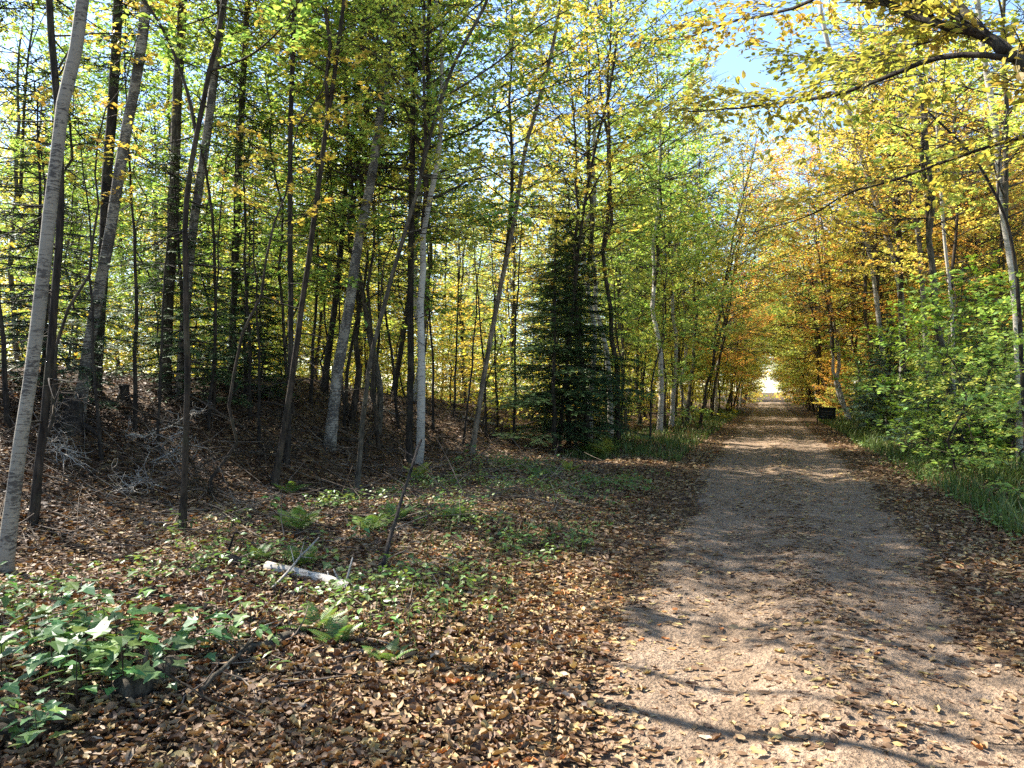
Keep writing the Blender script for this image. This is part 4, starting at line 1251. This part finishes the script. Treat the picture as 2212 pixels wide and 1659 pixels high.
stick('thin dark stick running down over the mossy log', [(310, 1500), (400, 1530), (490, 1560), (560, 1580)], 6, 4, 'brown_bark', [0.12, 0.08, 0.03, 0])
stick('crooked grey stick propped on the mossy log', [(430, 1520), (480, 1480), (520, 1450), (540, 1430)], 11, 7, 'grey_bark', [0.02, 0.06, 0.08, 0.08])
stick('dark stick at the bottom left below the seedlings', [(230, 1650), (290, 1610), (350, 1580)], 12, 7, 'brown_bark')
stick('dark slanting dead sapling leaning in the leafy hollow', [(825, 1235), (850, 1215), (880, 1195), (905, 1180)], 11, 6, 'rot', [0, 0.35, 0.75, 1.05])
stick('thin twig lying on the bare dirt in the sun', [(2090, 1610), (2180, 1622), (2290, 1626)], 3, 2, 'brown_bark')
stick('straight dark twig across the leaf drift', [(800, 1425), (880, 1428), (960, 1425)], 5, 3, 'brown_bark')
stick('pale twig leaning in the sunny litter at left', [(100, 1330), (150, 1300), (190, 1275)], 5, 3, 'dead')
stick('thin curved twig in the litter behind the seedlings', [(355, 1235), (400, 1245), (450, 1270)], 5, 3, 'dead')

# fine fallen twigs all over the mound
tw = MB(); rng = np.random.default_rng(88)
for k in range(2600):
    if k < 1900:
        r = rng.uniform(8, 20); b = math.radians(rng.uniform(-56, -12))
    else:
        r = rng.uniform(4, 10); b = math.radians(rng.uniform(-54, -22))
    x, y = r * math.sin(b), r * math.cos(b)
    if x > -2.2: continue
    a = rng.uniform(0, 6.28); L = rng.uniform(0.2, 1.3) if k < 1900 else rng.uniform(0.12, 0.5)
    s_ = np.linspace(-0.5, 0.5, 4)
    px_ = x + np.cos(a) * L * s_ + rng.normal(0, 0.02, 4); py_ = y + np.sin(a) * L * s_ + rng.normal(0, 0.02, 4)
    pz_ = H(px_, py_) + 0.035 + np.maximum(0, rng.normal(0.0, 0.22 if k < 1900 else 0.05)) * (s_ + 0.5)
    tube(tw, np.stack([px_, py_, pz_], 1), np.linspace(1, 0.5, 4) * rng.uniform(0.003, 0.008), 4, cap=False)
tag(link('twig_litter', tw.mesh('twig_litter', M['twig'])), 'fine dead twigs strewn over the mound', 'twigs', kind='stuff')

def brush(label, u, v, s, seed, bark='dead', n=16):
    rng = np.random.default_rng(seed)
    g, d = ground(u, v)
    mb = MB()
    a0 = rng.uniform(0, 6.28)
    main = limb_path(rng, (0, 0, 0.05), a0, 0.25, 1.1 * s, 9, -0.3, 0.22)
    tube(mb, main, np.linspace(0.012, 0.004, 9), 5)
    for k in range(n):
        i = rng.integers(0, 8)
        lp = limb_path(rng, main[i], a0 + rng.normal(0, 1.0), rng.normal(0.25, 0.4), rng.uniform(0.25, 0.6) * s, 6, rng.normal(-0.4, 0.5), 0.3)
        tube(mb, lp, np.linspace(0.006, 0.002, 6), 4)
        for q in range(6):
            j = rng.integers(1, 6)
            l2 = limb_path(rng, lp[j], rng.uniform(0, 6.28), rng.normal(0.1, 0.5), rng.uniform(0.08, 0.25) * s, 4, 0, 0.3)
            tube(mb, l2, np.linspace(0.0035, 0.0015, 4), 3)
    e = thing('dead_branch', label, 'branch', g)
    tag(link('dead_spray', mb.mesh('dead_spray', M[bark]), e), kind='stuff')
brush('pale tangle of dead brush in front of the leaning grey birch', 230, 830, 1.3, 1)
brush('grey dead branch drooping above the charred stump', 190, 850, 1.2, 2)
brush('bleached dead branch fanned out over the mound', 270, 950, 1.0, 3)
brush('bleached dead branch lying low in the hollow', 320, 1010, 0.9, 4)
brush('small bleached branch beside the forked stem', 350, 1060, 0.8, 5)
brush('pale dead branch at the crest right of the patchy birch', 860, 900, 1.0, 6)
brush('dead brush under the dense dark fir', 1265, 930, 1.3, 7)
brush('grey dead brush at the foot of the thin pale birch', 1320, 915, 1.2, 8)
brush('grey dead branch at the base of the pale edge birch', 150, 985, 0.9, 9)
brush('bare grey brush under the shrubs of the right bank', 1990, 935, 1.5, 10, n=16)
brush('pale brush on the right bank by the slim birch', 2080, 960, 1.4, 11, n=14)
brush('brown dead branch fallen across the mound', 560, 1000, 1.2, 12, 'brown_bark')
brush('brown brush below the twin stems', 470, 1080, 1.1, 13, 'brown_bark')
brush('brown thin brush near the mound crest', 700, 900, 1.2, 14, 'brown_bark')

for i_, (u_, v_) in enumerate([(120, 900), (60, 940), (310, 900), (400, 950), (440, 1010), (530, 930), (600, 930), (800, 930), (930, 900), (1000, 930), (1090, 930), (1170, 945), (640, 980), (260, 1060), (180, 1040)]):
    brush('brown dead branch tangled on the mound', u_, v_, 1.2, 40 + i_, 'twig' if i_ % 2 else 'brown_bark', n=12)
def stump(label, u, v, w, h, lean=0.0):
    g, d = ground(u, v); rng = np.random.default_rng(u)
    k = K / F * d; r = w * k / 2; hh = h * k
    n = 9
    path = np.stack([lean * np.linspace(0, hh, n), np.zeros(n), np.linspace(-0.15, hh, n)], 1)
    rad = r * (0.72 + 0.6 * np.exp(-np.linspace(0, 3, n)))
    mb = MB(); tube(mb, path, rad, 12, 0.1, rng)
    e = thing('tree_stump', label, 'stump', g)
    link('body', mb.mesh('body', M['rot']), e)
    for q in range(6):
        a = q * 1.05 + rng.normal(0, 0.2)
        b0 = np.array([math.cos(a) * r * 0.5, math.sin(a) * r * 0.5, hh])
        m2 = MB(); tube(m2, b0 + np.linspace(0, 1, 3)[:, None] * np.array([0.01, 0, rng.uniform(0.05, 0.3) * hh]) - [0, 0, 0.05], np.array([0.3, 0.22, 0.04]) * r, 5)
        link('splinter', m2.mesh('splinter', M['rot']), e)
    for q in range(4):
        a = q * 1.57 + rng.normal(0, 0.3)
        dv = np.array([math.cos(a), math.sin(a), 0])
        m2 = MB(); tube(m2, np.array([dv * r * 0.6 + [0, 0, 0.25 * hh], dv * r * 1.3 + [0, 0, 0.08], dv * r * 2.3 - [0, 0, 0.06]]), np.array([0.35, 0.25, 0.08]) * r, 6)
        link('root', m2.mesh('root', M['rot']), e)
stump('charred black stump in front of the leaning grey birch', 158, 935, 52, 72)
stump('small dark snag stump on the mound crest', 265, 865, 26, 34, 0.15)
stump('weathered stump hidden in the right bank shrubs', 1985, 925, 40, 40)

# ------------------------------------------------------------------ the little sign
def box(mb, c, s):
    c = np.array(c); s = np.array(s) / 2
    V = c + np.array([[x, y, z] for x in (-1, 1) for y in (-1, 1) for z in (-1, 1)]) * s
    mb.add(V, [[0, 1, 3, 2], [4, 6, 7, 5], [0, 4, 5, 1], [2, 3, 7, 6], [0, 2, 6, 4], [1, 5, 7, 3]])
SX, SY = 2.62, 39.0
e = thing('small_sign', 'small dark board sign on two posts by the right side of the track', 'sign', (SX, SY, float(H(SX, SY))), -0.1, 1.15)
mb = MB(); box(mb, (0, 0, 0.46), (0.66, 0.03, 0.46)); link('board', mb.mesh('board', M['sign'], False), e).rotation_euler = (0, 0.07, 0)
mb = MB(); box(mb, (0, -0.02, 0.71), (0.70, 0.08, 0.04)); link('cap_rail', mb.mesh('cap_rail', M['sign'], False), e).rotation_euler = (0, 0.07, 0)
for sx in (-0.34, 0.34):
    mb = MB(); box(mb, (sx, 0.03, 0.32), (0.05, 0.05, 0.80)); link('post', mb.mesh('post', M['sign'], False), e)
for zz, w, xo in ((0.56, 0.5, 0.0), (0.44, 0.42, 0.02), (0.34, 0.3, -0.06)):
    mb = MB(); box(mb, (xo, -0.018, zz), (w, 0.006, 0.025)); link('text_line', mb.mesh('text_line', M['print'], False), e).rotation_euler = (0, 0.07, 0)

# ------------------------------------------------------------------ tell look-alikes apart by their order from left to right
ORD = 'first second third fourth fifth sixth seventh eighth ninth tenth eleventh twelfth thirteenth fourteenth fifteenth sixteenth seventeenth eighteenth nineteenth twentieth'.split()
by_label = {}
for o in list(bpy.data.objects):
    if o.parent is None and o.get('label') and not o.get('kind') and o.name.split('.')[0] != 'fallen_leaf':
        by_label.setdefault(o['label'], []).append(o)
for lab, os_ in by_label.items():
    if len(os_) < 2:
        continue
    pr = [(project(tuple(o.location)) or (9999,))[0] for o in os_]
    os_ = [o for _, _, o in sorted(zip(pr, range(len(os_)), os_), key=lambda t: t[:2])]
    if len(os_) > 20 or 'out of frame' in lab or 'beside the track' == lab[-16:]:
        for o in os_:
            o['group'] = o.get('group') or lab
        continue
    for k, o in enumerate(os_):
        new = lab + ', ' + ORD[k] + ' from left'
        if len(new.split()) > 16:
            new = new.replace(' leafy', '').replace(' barked', '').replace('well behind', 'behind').replace(', ' + ORD[k] + ' from left', ', ' + ORD[k])
        for cut in (' and right of', ' and left of', ' far', ' the'):
            if len(new.split()) > 16:
                new = new.replace(cut, '', 1)
        o['label'] = new
for o in bpy.data.objects:
    if o.get('label') and len(o['label'].split()) > 16:
        t = o['label']
        for cut in (' barked', ' leafy', ' and right of', ' and left of', ' far', ' the'):
            if len(t.split()) > 16:
                t = t.replace(cut, '', 1)
        o['label'] = t
